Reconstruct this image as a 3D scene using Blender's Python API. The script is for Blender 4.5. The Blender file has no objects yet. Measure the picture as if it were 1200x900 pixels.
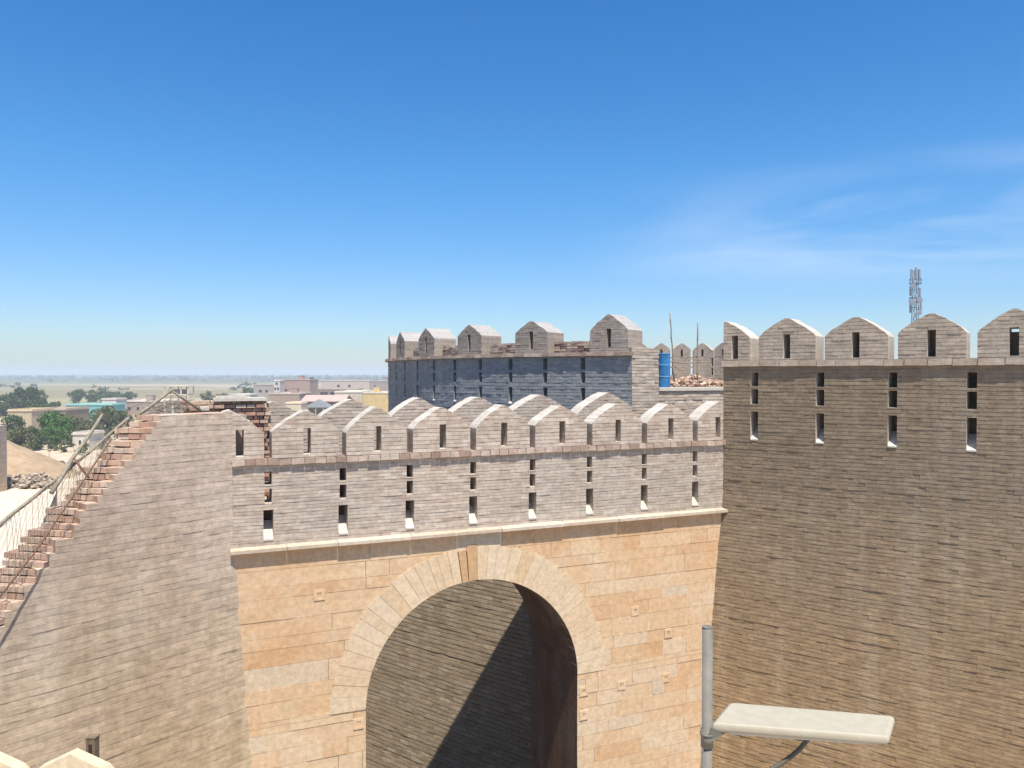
import bpy, math, random
from mathutils import Vector
from mathutils import noise as mnoise

R = math.radians
scene = bpy.context.scene
COL = scene.collection
F, PITCH = 900.0, R(0.764)          # focal length in photo pixels (1200 wide), camera pitch
GROUND = -16.0                      # eye is z = 0


def ray(u, v):
    a, b = (u - 600) / F, -(v - 450) / F
    return Vector((a, math.cos(PITCH) + b * math.sin(PITCH), -math.sin(PITCH) + b * math.cos(PITCH)))


def at(u, v, Y):
    r = ray(u, v)
    return r * (Y / r.y)


# ------------------------------------------------------------------ objects
def tag(o, label=None, cat=None, group=None, kind=None):
    if label: o['label'] = label
    if cat: o['category'] = cat
    if group: o['group'] = group
    if kind: o['kind'] = kind
    return o


def empty(name, loc, label, cat, group=None, rz=0.0):
    o = bpy.data.objects.new(name, None)
    COL.objects.link(o)
    o.location = loc
    o.rotation_euler = (0, 0, rz)
    o.empty_display_size = 0.3
    return tag(o, label, cat, group)


class MB:
    def __init__(s):
        s.v, s.f, s.m, s.r, s.sm = [], [], [], [], []

    def quad(s, pts, mi=0, rnd=0.5, smooth=False):
        k = len(s.v)
        s.v.extend([tuple(p) for p in pts])
        s.f.append(tuple(range(k, k + len(pts))))
        s.m.append(mi); s.r.append(rnd); s.sm.append(smooth)

    def idx(s, ids, mi=0, rnd=0.5, smooth=False):
        s.f.append(tuple(ids)); s.m.append(mi); s.r.append(rnd); s.sm.append(smooth)

    def hexa(s, p, mi=0, rnd=0.5):
        """p: 8 corners, bottom 4 ccw then top 4 ccw"""
        k = len(s.v)
        s.v.extend([tuple(q) for q in p])
        for q in ((0, 3, 2, 1), (4, 5, 6, 7), (0, 1, 5, 4), (1, 2, 6, 5), (2, 3, 7, 6), (3, 0, 4, 7)):
            s.idx([k + i for i in q], mi, rnd)

    def box(s, x0, x1, y0, y1, z0, z1, mi=0, rnd=0.5, fr=None):
        p = [(x0, y0, z0), (x1, y0, z0), (x1, y1, z0), (x0, y1, z0), (x0, y0, z1), (x1, y0, z1), (x1, y1, z1), (x0, y1, z1)]
        if fr: p = [fr(*q) for q in p]
        s.hexa(p, mi, rnd)

    def tube(s, pts, r0, r1=None, n=8, mi=0, rnd=0.5, cap=True):
        r1 = r0 if r1 is None else r1
        pts = [Vector(p) for p in pts]
        rings = []
        for i, p in enumerate(pts):
            t = (pts[min(i + 1, len(pts) - 1)] - pts[max(i - 1, 0)]).normalized()
            a = Vector((0, 0, 1)) if abs(t.z) < 0.9 else Vector((1, 0, 0))
            e1 = t.cross(a).normalized(); e2 = t.cross(e1)
            rr = r0 + (r1 - r0) * i / max(1, len(pts) - 1)
            k = len(s.v)
            for j in range(n):
                an = 2 * math.pi * j / n
                s.v.append(tuple(p + (e1 * math.cos(an) + e2 * math.sin(an)) * rr))
            rings.append(k)
        for a, b in zip(rings, rings[1:]):
            for j in range(n):
                s.idx([a + j, a + (j + 1) % n, b + (j + 1) % n, b + j], mi, rnd, True)
        if cap:
            s.idx([rings[0] + j for j in range(n)][::-1], mi, rnd)
            s.idx([rings[-1] + j for j in range(n)], mi, rnd)

    def build(s, name, mats, parent=None, fix=True):
        me = bpy.data.meshes.new(name)
        me.from_pydata(s.v, [], s.f)
        for m in (mats if isinstance(mats, (list, tuple)) else [mats]):
            me.materials.append(m)
        me.polygons.foreach_set('material_index', s.m)
        me.polygons.foreach_set('use_smooth', s.sm)
        at_ = me.attributes.new('rnd', 'FLOAT', 'FACE')
        at_.data.foreach_set('value', s.r)
        me.update()
        o = bpy.data.objects.new(name, me)
        COL.objects.link(o)
        if parent is not None:
            o.parent = parent
            # meshes are written in world space, so undo the parent's placement
            from mathutils import Matrix
            mw = Matrix.Translation(parent.location) @ parent.rotation_euler.to_matrix().to_4x4()
            me.transform(mw.inverted())
        return o


# ------------------------------------------------------------------ materials
def nmat(name):
    m = bpy.data.materials.new(name)
    m.use_nodes = True
    nt = m.node_tree
    for n in list(nt.nodes):
        nt.nodes.remove(n)
    out = nt.nodes.new('ShaderNodeOutputMaterial')
    b = nt.nodes.new('ShaderNodeBsdfPrincipled')
    nt.links.new(b.outputs[0], out.inputs[0])
    return m, nt, b


def ramp(nt, stops):
    r = nt.nodes.new('ShaderNodeValToRGB')
    el = r.color_ramp.elements
    while len(el) < len(stops): el.new(0.5)
    for e, (p, c) in zip(el, stops):
        e.position = p
        e.color = (*c, 1) if len(c) == 3 else c
    return r


def noise(nt, scale, detail=4, rough=0.6, vec=None, mapping=None):
    n = nt.nodes.new('ShaderNodeTexNoise')
    n.inputs['Scale'].default_value = scale
    n.inputs['Detail'].default_value = detail
    n.inputs['Roughness'].default_value = rough
    if mapping is not None:
        mp = nt.nodes.new('ShaderNodeMapping')
        mp.inputs['Scale'].default_value = mapping
        nt.links.new(vec, mp.inputs[0])
        nt.links.new(mp.outputs[0], n.inputs['Vector'])
    elif vec is not None:
        nt.links.new(vec, n.inputs['Vector'])
    return n


def mixc(nt, fac, a, b, mode='MIX'):
    m = nt.nodes.new('ShaderNodeMix')
    m.data_type = 'RGBA'; m.blend_type = mode
    for sock, val in ((m.inputs[0], fac), (m.inputs[6], a), (m.inputs[7], b)):
        if isinstance(val, (int, float)): sock.default_value = val
        elif isinstance(val, tuple): sock.default_value = (*val, 1)
        else: nt.links.new(val, sock)
    return m.outputs[2]


def masonry_mat(name, stops, stain=(0.3, 0.27, 0.22), stain_amt=0.5, streak=(0.6, 0.56, 0.48), streak_amt=0.35,
                bump=0.25, patch_scale=0.35, fine=38.0, smear=0.16, ztone=None, streak_map=(1.6, 1.6, 0.16)):
    """brick or stone whose every piece has its own tone (face attribute), with blotches, lime streaks and grain"""
    m, nt, b = nmat(name)
    geo = nt.nodes.new('ShaderNodeNewGeometry')
    pos = geo.outputs['Position']
    a = nt.nodes.new('ShaderNodeAttribute'); a.attribute_name = 'rnd'
    base = ramp(nt, stops)
    nt.links.new(a.outputs['Fac'], base.inputs[0])
    # blotches
    n1 = noise(nt, patch_scale, 6, 0.62, pos)
    r1 = ramp(nt, [(0.42, (0, 0, 0)), (0.66, (stain_amt,) * 3)])
    nt.links.new(n1.outputs[0], r1.inputs[0])
    c = mixc(nt, r1.outputs[0], base.outputs[0], stain)
    # lime runs, long down the wall
    n2 = noise(nt, 1.0, 5, 0.6, pos, streak_map)
    r2 = ramp(nt, [(0.49, (0, 0, 0)), (0.72, (streak_amt,) * 3)])
    nt.links.new(n2.outputs[0], r2.inputs[0])
    c = mixc(nt, r2.outputs[0], c, streak)
    # mud smeared along the courses
    n5 = noise(nt, 1.0, 7, 0.68, pos, (3.6, 3.6, 13.0))
    r5 = ramp(nt, [(0.3, (1 - smear,) * 3), (0.7, (1 + smear,) * 3)])
    nt.links.new(n5.outputs[0], r5.inputs[0])
    c = mixc(nt, 1.0, c, r5.outputs[0], 'MULTIPLY')
    if ztone:  # multiplies the tone by height, edge broken up by noise
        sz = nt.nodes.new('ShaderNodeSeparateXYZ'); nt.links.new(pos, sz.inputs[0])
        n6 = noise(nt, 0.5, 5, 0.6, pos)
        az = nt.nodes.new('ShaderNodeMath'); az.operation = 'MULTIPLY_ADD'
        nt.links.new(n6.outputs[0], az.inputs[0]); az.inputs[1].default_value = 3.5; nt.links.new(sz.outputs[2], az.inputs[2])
        ra = nt.nodes.new('ShaderNodeMapRange'); ra.inputs[1].default_value, ra.inputs[2].default_value = ztone[0] + 1.75, ztone[1] + 1.75
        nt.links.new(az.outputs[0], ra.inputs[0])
        tn = mixc(nt, ra.outputs[0], ztone[2], ztone[3])
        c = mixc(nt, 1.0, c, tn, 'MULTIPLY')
    # grain
    n3 = noise(nt, 9.0, 8, 0.7, pos)
    r3 = ramp(nt, [(0.25, (0.72,) * 3), (0.75, (1.18,) * 3)])
    nt.links.new(n3.outputs[0], r3.inputs[0])
    c = mixc(nt, 1.0, c, r3.outputs[0], 'MULTIPLY')
    nt.links.new(c, b.inputs['Base Color'])
    b.inputs['Roughness'].default_value = 0.95
    b.inputs['Specular IOR Level'].default_value = 0.15
    n4 = noise(nt, fine, 6, 0.75, pos, (1, 1, 2.2))
    bp = nt.nodes.new('ShaderNodeBump')
    bp.inputs['Strength'].default_value = bump
    bp.inputs['Distance'].default_value = 0.03
    hm_ = nt.nodes.new('ShaderNodeMath'); hm_.operation = 'MULTIPLY_ADD'
    nt.links.new(n5.outputs[0], hm_.inputs[0]); hm_.inputs[1].default_value = 1.6 if smear > 0.1 else 0.0
    nt.links.new(n4.outputs[0], hm_.inputs[2])
    nt.links.new(hm_.outputs[0], bp.inputs['Height'])
    nt.links.new(bp.outputs[0], b.inputs['Normal'])
    return m


def plain(name, col, rough=0.8, var=0.15, scale=6.0, metal=0.0, bump=0.0, spec=0.3):
    m, nt, b = nmat(name)
    geo = nt.nodes.new('ShaderNodeNewGeometry')
    n = noise(nt, scale, 6, 0.65, geo.outputs['Position'])
    r = ramp(nt, [(0.3, tuple(x * (1 - var) for x in col)), (0.7, tuple(min(1, x * (1 + var)) for x in col))])
    nt.links.new(n.outputs[0], r.inputs[0])
    nt.links.new(r.outputs[0], b.inputs['Base Color'])
    b.inputs['Roughness'].default_value = rough
    b.inputs['Metallic'].default_value = metal
    b.inputs['Specular IOR Level'].default_value = spec
    if bump:
        bp = nt.nodes.new('ShaderNodeBump')
        bp.inputs['Strength'].default_value = bump
        bp.inputs['Distance'].default_value = 0.02
        nt.links.new(n.outputs[0], bp.inputs['Height'])
        nt.links.new(bp.outputs[0], b.inputs['Normal'])
    return m


def leafmat(name, dark, light):
    m, nt, b = nmat(name)
    a = nt.nodes.new('ShaderNodeAttribute'); a.attribute_name = 'rnd'
    r = ramp(nt, [(0.0, dark), (1.0, light)])
    nt.links.new(a.outputs['Fac'], r.inputs[0])
    nt.links.new(r.outputs[0], b.inputs['Base Color'])
    b.inputs['Roughness'].default_value = 0.7
    b.inputs['Specular IOR Level'].default_value = 0.2
    return m


M = {}
M['gate_brick'] = masonry_mat('gate_brick', [(0, (0.42, 0.32, 0.25)), (0.3, (0.465, 0.375, 0.295)), (0.75, (0.495, 0.405, 0.325)), (1, (0.55, 0.465, 0.385))],
                              stain=(0.37, 0.325, 0.27), stain_amt=0.5, streak_amt=0.3, streak=(0.52, 0.46, 0.39))
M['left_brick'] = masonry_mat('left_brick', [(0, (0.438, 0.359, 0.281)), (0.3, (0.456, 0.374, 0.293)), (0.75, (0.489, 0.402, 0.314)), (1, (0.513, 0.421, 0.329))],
                              stain=(0.37, 0.29, 0.205), stain_amt=0.7, streak=(0.60, 0.53, 0.44), streak_amt=0.8, ztone=(-7.5, -2.5, (1.08, 0.99, 0.80), (1.0, 0.955, 0.95)), streak_map=(0.9, 0.9, 0.12))
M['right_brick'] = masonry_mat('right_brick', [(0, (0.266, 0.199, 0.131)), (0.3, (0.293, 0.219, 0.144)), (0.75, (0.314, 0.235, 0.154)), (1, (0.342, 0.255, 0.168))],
                               stain=(0.29, 0.22, 0.15), stain_amt=0.6, streak=(0.42, 0.35, 0.27), streak_amt=0.5, streak_map=(2.4, 2.4, 0.13), bump=0.55, ztone=(-10, -2.5, (1.34, 1.16, 0.88), (0.86, 0.87, 0.88)))
M['right_merlon'] = masonry_mat('right_merlon', [(0, (0.359, 0.292, 0.229)), (0.3, (0.413, 0.336, 0.264)), (0.75, (0.443, 0.36, 0.283)), (1, (0.499, 0.406, 0.319))],
                                stain=(0.33, 0.275, 0.21), stain_amt=0.5, streak_amt=0.25)
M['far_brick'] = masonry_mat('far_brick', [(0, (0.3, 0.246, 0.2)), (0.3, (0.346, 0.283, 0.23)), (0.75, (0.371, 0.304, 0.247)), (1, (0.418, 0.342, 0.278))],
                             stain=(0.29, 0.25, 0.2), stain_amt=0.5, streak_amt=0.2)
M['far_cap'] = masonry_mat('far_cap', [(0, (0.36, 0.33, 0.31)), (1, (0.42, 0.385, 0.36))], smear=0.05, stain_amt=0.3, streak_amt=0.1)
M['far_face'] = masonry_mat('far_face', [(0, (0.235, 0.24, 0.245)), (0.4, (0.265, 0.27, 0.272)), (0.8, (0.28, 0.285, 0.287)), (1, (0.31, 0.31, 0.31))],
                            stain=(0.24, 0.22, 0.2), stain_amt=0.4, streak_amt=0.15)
M['inner_brick'] = masonry_mat('inner_brick', [(0, (0.30, 0.225, 0.145)), (0.4, (0.35, 0.27, 0.18)), (0.8, (0.38, 0.295, 0.2)), (1, (0.44, 0.35, 0.25))],
                               stain=(0.30, 0.23, 0.15), stain_amt=0.4, streak_amt=0.1, bump=0.4)
M['plaster'] = masonry_mat('lime_cap', smear=0.05, stops=[(0, (0.5, 0.44, 0.37)), (1, (0.6, 0.54, 0.46))], stain=(0.45, 0.39, 0.32), stain_amt=0.5, streak_amt=0.2, bump=0.1)
M['red_brick'] = masonry_mat('red_brick', [(0, (0.27, 0.14, 0.095)), (0.35, (0.43, 0.26, 0.18)), (0.7, (0.54, 0.38, 0.27)), (1, (0.62, 0.51, 0.4))],
                             stain=(0.42, 0.32, 0.24), stain_amt=0.4, streak_amt=0.1)
M['cord'] = masonry_mat('cord_brick', [(0, (0.24, 0.15, 0.11)), (0.5, (0.35, 0.25, 0.19)), (1, (0.46, 0.37, 0.3))], stain=(0.42, 0.36, 0.3), stain_amt=0.4, streak_amt=0.1)
M['cord_pale'] = masonry_mat('cord_pale', [(0, (0.36, 0.28, 0.21)), (1, (0.44, 0.36, 0.285))], stain=(0.32, 0.25, 0.19), stain_amt=0.6, streak_amt=0.3)
M['ashlar'] = masonry_mat('ashlar', smear=0.05, stops=[(0, (0.56, 0.34, 0.18)), (0.25, (0.595, 0.38, 0.21)), (0.45, (0.615, 0.42, 0.25)), (0.62, (0.625, 0.45, 0.28)), (0.8, (0.605, 0.46, 0.31)), (1, (0.54, 0.45, 0.33))],
                          stain=(0.62, 0.44, 0.27), stain_amt=0.45, streak=(0.66, 0.52, 0.36), streak_amt=0.6, bump=0.14, patch_scale=0.8, fine=16, streak_map=(0.7, 0.7, 0.9))
M['voussoir'] = masonry_mat('voussoir', smear=0.05, stops=[(0, (0.58, 0.415, 0.25)), (0.5, (0.63, 0.475, 0.31)), (1, (0.65, 0.505, 0.345))],
                            stain=(0.64, 0.49, 0.32), stain_amt=0.5, streak_amt=0.2, bump=0.12, patch_scale=0.8, fine=16)
M['keystone'] = masonry_mat('keystone', smear=0.05, stops=[(0, (0.5, 0.3, 0.15)), (1, (0.55, 0.35, 0.19))], stain_amt=0.1, streak_amt=0.1, bump=0.12)
M['cornice'] = masonry_mat('cornice_stone', smear=0.05, stops=[(0, (0.46, 0.35, 0.25)), (1, (0.58, 0.48, 0.37))], stain=(0.55, 0.45, 0.35), stain_amt=0.4, streak_amt=0.2, bump=0.12)
M['reveal'] = masonry_mat('reveal_brick', [(0, (0.12, 0.062, 0.034)), (1, (0.165, 0.09, 0.05))], stain_amt=0.3, streak_amt=0.1)  # brick darkened, the arch's shade is put into its colour
M['dark_joint'] = plain('dark_joint', (0.05, 0.03, 0.02))
M['bamboo'] = plain('weathered_bamboo', (0.27, 0.23, 0.165), 0.7, 0.3, 14)
M['wire'] = plain('rusty_wire', (0.22, 0.18, 0.14), 0.6, 0.3, 20)
M['rust'] = plain('rusty_bar', (0.16, 0.085, 0.05), 0.8, 0.3, 20)
M['lamp'] = plain('lamp_shell', (0.41, 0.36, 0.265), 0.6, 0.07, 22)
M['lens'] = plain('lamp_lens', (0.5, 0.5, 0.48), 0.25, 0.05, 5)
M['pole'] = plain('galvanised_pole', (0.18, 0.165, 0.135), 0.7, 0.25, 9)
M['cable'] = plain('cable_rubber', (0.10, 0.085, 0.065), 0.6)
M['cream'] = masonry_mat('cream_plaster', smear=0.05, stops=[(0, (0.62, 0.49, 0.31)), (1, (0.68, 0.55, 0.37))], stain=(0.58, 0.45, 0.28), stain_amt=0.4, streak_amt=0.2, bump=0.1)
M['timber'] = plain('old_timber', (0.19, 0.135, 0.085), 0.85, 0.35, 18, bump=0.3)
M['blue'] = plain('blue_drum_paint', (0.03, 0.165, 0.37), 0.6, 0.35, 5)
M['blue_band'] = plain('drum_band', (0.12, 0.30, 0.52), 0.5, 0.2, 9)
M['steel'] = plain('tower_steel', (0.11, 0.13, 0.155), 0.5, 0.1, 2, metal=0.3)
M['dish'] = plain('dish_white', (0.19, 0.215, 0.25), 0.5, 0.05, 2)
M['sand'] = plain('heap_sand', (0.38, 0.27, 0.17), 0.95, 0.22, 2.5, bump=0.5)
M['slab'] = plain('pale_slab', (0.60, 0.50, 0.38), 0.9, 0.12, 0.6, bump=0.1)
M['low_bounce'] = plain('low_bounce_dark', (0.12, 0.09, 0.06), 0.95, 0.2, 1.5)  # dark tone of the added floor and slab, soaks up bounced light
M['bark'] = plain('bark', (0.12, 0.085, 0.055), 0.9, 0.25, 8)
M['glass'] = plain('dark_opening', (0.03, 0.03, 0.035), 0.25, 0.1, 1)
M['leaf_a'] = leafmat('leaf_dark', (0.03, 0.06, 0.018), (0.085, 0.13, 0.045))
M['leaf_b'] = leafmat('leaf_bright', (0.03, 0.09, 0.014), (0.09, 0.19, 0.035))
M['leaf_c'] = leafmat('leaf_olive', (0.06, 0.072, 0.028), (0.15, 0.165, 0.07))
M['leaf_far'] = leafmat('leaf_far', (0.03, 0.05, 0.025), (0.07, 0.09, 0.05))


# ------------------------------------------------------------------ masonry
def frame(O, d):
    d = Vector((d[0], d[1])).normalized()
    i = Vector((-d.y, d.x))
    def fr(x, y, z):
        return (O[0] + d.x * x + i.x * y, O[1] + d.y * x + i.y * y, z)
    fr.d, fr.i = d, i
    return fr


def hsh(*k):
    h = 0x345678
    for q in k:
        h = ((h ^ (int(q) & 0xffffffff)) * 1000003) & 0xffffffff
        h ^= h >> 15
    h = (h * 2654435761) & 0xffffffff
    return ((h >> 7) & 0xffff) / 65535.0


def uniq(vals, eps=0.004):
    out = []
    for q in sorted(vals):
        if not out or q - out[-1] > eps: out.append(q)
    return out


def masonry(mb, fr, x0, x1, z0, z1, ch=0.11, bw=0.25, h=None, g=None, mask=None, thick=0.5, batter=None, amp=0.006,
            ledge=0.0, mortar=0.014, mdepth=0.012, xb=(), zb=(), step=None, seed=1, wave=0.012, back=True, cap_mi=1,
            jamb_mi=0, stepped=False, rnd_fn=None, big=0.012):
    """brickwork sheet with own offset per brick, recessed bed joints, holes (mask) and an uneven top (h) or underside (g)"""
    step = step or bw / 2
    nx = max(1, int(round((x1 - x0) / step)))
    if stepped:
        xs = uniq([x0 + (x1 - x0) * i / nx for i in range(nx + 1)] + list(xb), 0.0008)
    else:
        xs = uniq([x0 + (x1 - x0) * i / nx for i in range(nx + 1)] + list(xb), 0.012)
    for q in xb:      # required breaks win over regular ones
        xs = uniq([t for t in xs if abs(t - q) > 0.012 or t == q] + [q], 0.0008)
    k0, k1 = math.floor(z0 / ch), math.ceil(z1 / ch)
    cross = h and not stepped
    zs = [z0, z1] + list(zb)
    req = list(zs)
    for k in range(k0, k1 + 1):
        for q in ((k * ch, k * ch + mortar) if mortar else (k * ch,)):
            if z0 < q < z1 and all(abs(q - t) > 0.01 for t in req): zs.append(q)
    zs = uniq(zs, 0.001)
    if cross:        # column breaks where the outline crosses a bed joint, so every cell is whole or cut along its top
        fine = [x0 + (x1 - x0) * i / 400 for i in range(401)]
        ex = []
        for a, b in zip(fine, fine[1:]):
            ha, hb = h(a), h(b)
            for q in zs:
                if (ha - q) * (hb - q) < 0: ex.append(a + (b - a) * (q - ha) / (hb - ha))
        xs = uniq([t for t in xs if t in xb or t in (x0, x1) or all(abs(t - e) > 0.006 for e in ex)] + ex, 0.0003)
    bf = batter or (lambda z: 0.0)
    def dep(x, z, d):
        w = mnoise.noise(Vector((x * 0.7 + seed * 7.1, z * 0.9, seed * 3.3))) * big
        w += mnoise.noise(Vector((x * 2.3 + seed * 1.7, z * 6.0, seed))) * big * 0.7
        return d - bf(z) + w
    def zw(x, z):
        if z in req or z <= z0 + 1e-4: return z
        return z + wave * mnoise.noise(Vector((x * 0.55, z * 0.8, seed * 5.0 + 2)))
    cells = {}
    for j in range(len(zs) - 1):
        za, zc = zs[j], zs[j + 1]
        zm = (za + zc) / 2
        ci = math.floor(zm / ch)
        ism = mortar and (zm - ci * ch) < mortar and (zc - za) < mortar * 1.5
        for i in range(len(xs) - 1):
            xa, xc = xs[i], xs[i + 1]
            xm = (xa + xc) / 2
            if mask and not mask(xm, zm): continue
            la = lb = za; ta = tb = zc
            if h:
                ha, hb = (h(xm), h(xm)) if stepped else (h(xa), h(xc))
                ta, tb = min(zc, ha), min(zc, hb)
                if ta <= za + 1e-4 and tb <= za + 1e-4: continue
                if cross and h(xm) < za: continue
                ta, tb = max(ta, za), max(tb, za)
            if g:
                ga, gb = g(xa, za), g(xc, za)
                la, lb = max(za, ga), max(zc and za, gb)
                if la >= ta - 1e-5 and lb >= tb - 1e-5: continue
                la, lb = min(la, ta), min(lb, tb)
            bi = math.floor((xm + (ci % 2) * bw / 2) / bw)
            rr = hsh(ci, bi, seed)
            d = (hsh(ci, bi, seed + 91) - 0.5) * 2 * amp + (hsh(ci, 7, seed) - 0.5) * amp * 1.2
            if ledge: d += ledge * (hsh(ci, 3, seed) ** 3)
            if ism: d += mdepth; rr = rr * 0.5 + 0.45
            elif rnd_fn: rr = rnd_fn(rr, xm, zm)
            k = len(mb.v)
            pts = [(xa, la), (xc, lb), (xc, tb), (xa, ta)]
            for (x, z) in pts:
                mb.v.append(fr(x, dep(x, z, d), zw(x, z)))
            mb.idx([k, k + 1, k + 2, k + 3], 0, rr)
            cells[i, j] = (k, pts, rr)
    def bk(x, z): return fr(x, thick, zw(x, z))
    for (i, j), (k, pts, rr) in cells.items():
        nb = cells.get((i + 1, j))
        if nb:
            n = nb[0]
            a = nb[1]
            if abs(a[0][1] - pts[1][1]) < 1e-5 and abs(a[3][1] - pts[2][1]) < 1e-5:
                mb.idx([k + 1, n, n + 3, k + 2], 0, rr)
            else:
                nb = None
        if not nb and pts[2][1] - pts[1][1] > 1e-5:
            mb.quad([mb.v[k + 1], bk(*pts[1]), bk(*pts[2]), mb.v[k + 2]], jamb_mi, rr)
        lf = cells.get((i - 1, j))
        if (not lf or abs(lf[1][1][1] - pts[0][1]) > 1e-5 or abs(lf[1][2][1] - pts[3][1]) > 1e-5) and pts[3][1] - pts[0][1] > 1e-5:
            mb.quad([bk(*pts[0]), mb.v[k], mb.v[k + 3], bk(*pts[3])], jamb_mi, rr)
        up = cells.get((i, j + 1))
        if up:
            n = up[0]
            mb.idx([k + 3, k + 2, n + 1, n], 0, rr)
        else:
            mb.quad([mb.v[k + 3], mb.v[k + 2], bk(*pts[2]), bk(*pts[3])], cap_mi, rr)
        if (i, j - 1) not in cells:
            mb.quad([mb.v[k + 1], mb.v[k], bk(*pts[0]), bk(*pts[1])], jamb_mi, rr)
        if back:
            mb.quad([bk(*pts[1]), bk(*pts[0]), bk(*pts[3]), bk(*pts[2])], 0, rr)
    return mb


def merlon_h(c, hw, zbase, hs, hp, ex=0.72):
    def h(x):
        a = min(1.0, abs(x - c) / hw)
        return zbase + hs + (hp - hs) * (1 - a) ** ex + 0.018 * mnoise.noise(Vector((x * 7.0, c * 3.1, zbase))) + 0.012 * mnoise.noise(Vector((x * 23.0, c, 1.0))) - (0.02 if a < 0.05 else 0)
    return h


def make_merlon(parent, fr, x0, x1, c, hw, zbase, hs, hp, thick, mats, seed, hole=None, hb=0.07, ht=0.60, hwid=0.15, y0=0.0, blind=0, jm=0, ex=0.72):
    """pointed merlon between x0..x1 (may be cut), loophole at x = hole"""
    def f2(x, y, z): return fr(x, y + y0, z)
    h = merlon_h(c, hw, zbase, hs, hp, ex)
    xb = [c] if x0 < c < x1 else []
    for k in (0.985, 0.95, 0.9, 0.83):
        for s in (-1, 1):
            q = c + s * hw * k
            if x0 + 0.01 < q < x1 - 0.01: xb.append(q)
    zb, mask = [], None
    if hole is not None:
        xa, xc_ = hole - hwid / 2, hole + hwid / 2
        xb = [q for q in xb if not (xa - 0.015 < q < xc_ + 0.015)] + [xa, xc_]
        za, zc = zbase + hb, zbase + ht
        zb = [za, zc]
        mask = lambda x, z: not (xa < x < xc_ and za < z < zc)
    mb = MB()
    masonry(mb, f2, x0, x1, zbase, zbase + hp, ch=0.085, h=h, mask=mask, thick=thick, xb=xb, zb=zb, seed=seed, amp=0.006,
            wave=0.0, mdepth=0.006, big=0.006, jamb_mi=jm)
    if blind and hole is not None:     # brick fill a hand's depth before the back
        mb.box(hole - hwid / 2 - 0.02, hole + hwid / 2 + 0.02, thick + 0.003, thick + 0.12, zbase + hb - 0.03, zbase + ht * blind, 0, 0.4, f2)
    return mb.build('merlon', mats, parent)


def make_cord(parent, fr, x0, x1, zb, ht, proj, seed, bw=0.23, back=0.2, mat='cord', skip=None):
    """string course of header bricks, each laid a little differently"""
    mb = MB()
    rr = random.Random(seed)
    x = x0
    while x < x1 - 0.03:
        w = min(bw * rr.uniform(0.85, 1.15), x1 - x)
        p = proj + rr.uniform(-0.012, 0.014)
        dz = rr.uniform(-0.007, 0.007)
        tl = rr.uniform(-0.006, 0.006)
        a, b = x + 0.004, x + w - 0.004
        pts = [(a, -p, zb + dz - tl), (b, -p + rr.uniform(-.006, .006), zb + dz + tl), (b, back, zb + dz + tl), (a, back, zb + dz - tl),
               (a + 0.006, -p + 0.012, zb + ht + dz - tl), (b - 0.006, -p + 0.012, zb + ht + dz + tl), (b - 0.006, back, zb + ht + dz), (a + 0.006, back, zb + ht + dz)]
        mb.hexa([fr(*q) for q in pts], 0, rr.random())
        x += w
    mb.box(x0, x1, -proj * 0.4, back - 0.01, zb + 0.012, zb + ht - 0.012, 0, 0.3, fr)
    return mb.build('string_course', M[mat], parent)


def slot_mask(slots):
    def mask(x, z):
        for (xa, xc, za, zc) in slots:
            if xa < x < xc and za < z < zc: return False
        return True
    return mask


def make_sill(parent, fr, xa, xc, zt, zb, out=0.03, inn=0.34, mat='plaster'):
    """sloping lime chute at the foot of a lower slot"""
    mb = MB()
    p = [(xa + .002, -out, zb - 0.03), (xc - .002, -out, zb - 0.03), (xc - .002, inn, zb - 0.03), (xa + .002, inn, zb - 0.03),
         (xa + .002, -out, zb), (xc - .002, -out, zb), (xc - .002, inn, zt), (xa + .002, inn, zt)]
    mb.hexa([fr(*q) for q in p], 0, 0.8)
    return mb.build('slot_sill', M[mat], parent)


# ================================================================== camera, light, sky
cam_d = bpy.data.cameras.new('camera')
cam = bpy.data.objects.new('camera', cam_d)
COL.objects.link(cam)
cam_d.sensor_width = 36.0
cam_d.lens = 36.0 * F / 1200
cam_d.clip_end = 40000
cam_d.clip_start = 0.05
cam.rotation_euler = (math.pi / 2 - PITCH, 0, 0)
scene.camera = cam

SKY_TINT = (0.82, 1.11, 1.24)
SUN_TH, SUN_EL = R(18), R(66)
sdir = Vector((math.sin(SUN_TH) * math.cos(SUN_EL), -math.cos(SUN_TH) * math.cos(SUN_EL), math.sin(SUN_EL)))
sd = bpy.data.lights.new('sun', 'SUN')
sd.energy = 5.0
sd.angle = R(0.53)
sd.color = (1.0, 0.95, 0.86)
so = bpy.data.objects.new('sun', sd)
so.rotation_euler = (-sdir).to_track_quat('-Z', 'Y').to_euler()
COL.objects.link(so)

w = bpy.data.worlds.new('World')
scene.world = w
w.use_nodes = True
nt = w.node_tree
bg = nt.nodes['Background']
sky = nt.nodes.new('ShaderNodeTexSky')
sky.sky_type = 'NISHITA'
sky.sun_disc = False
sky.sun_elevation = SUN_EL
sky.sun_rotation = math.pi - SUN_TH
sky.altitude = 0
sky.air_density = 1.0
sky.dust_density = 0.5
sky.ozone_density = 3.0
tc = nt.nodes.new('ShaderNodeTexCoord')
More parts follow.
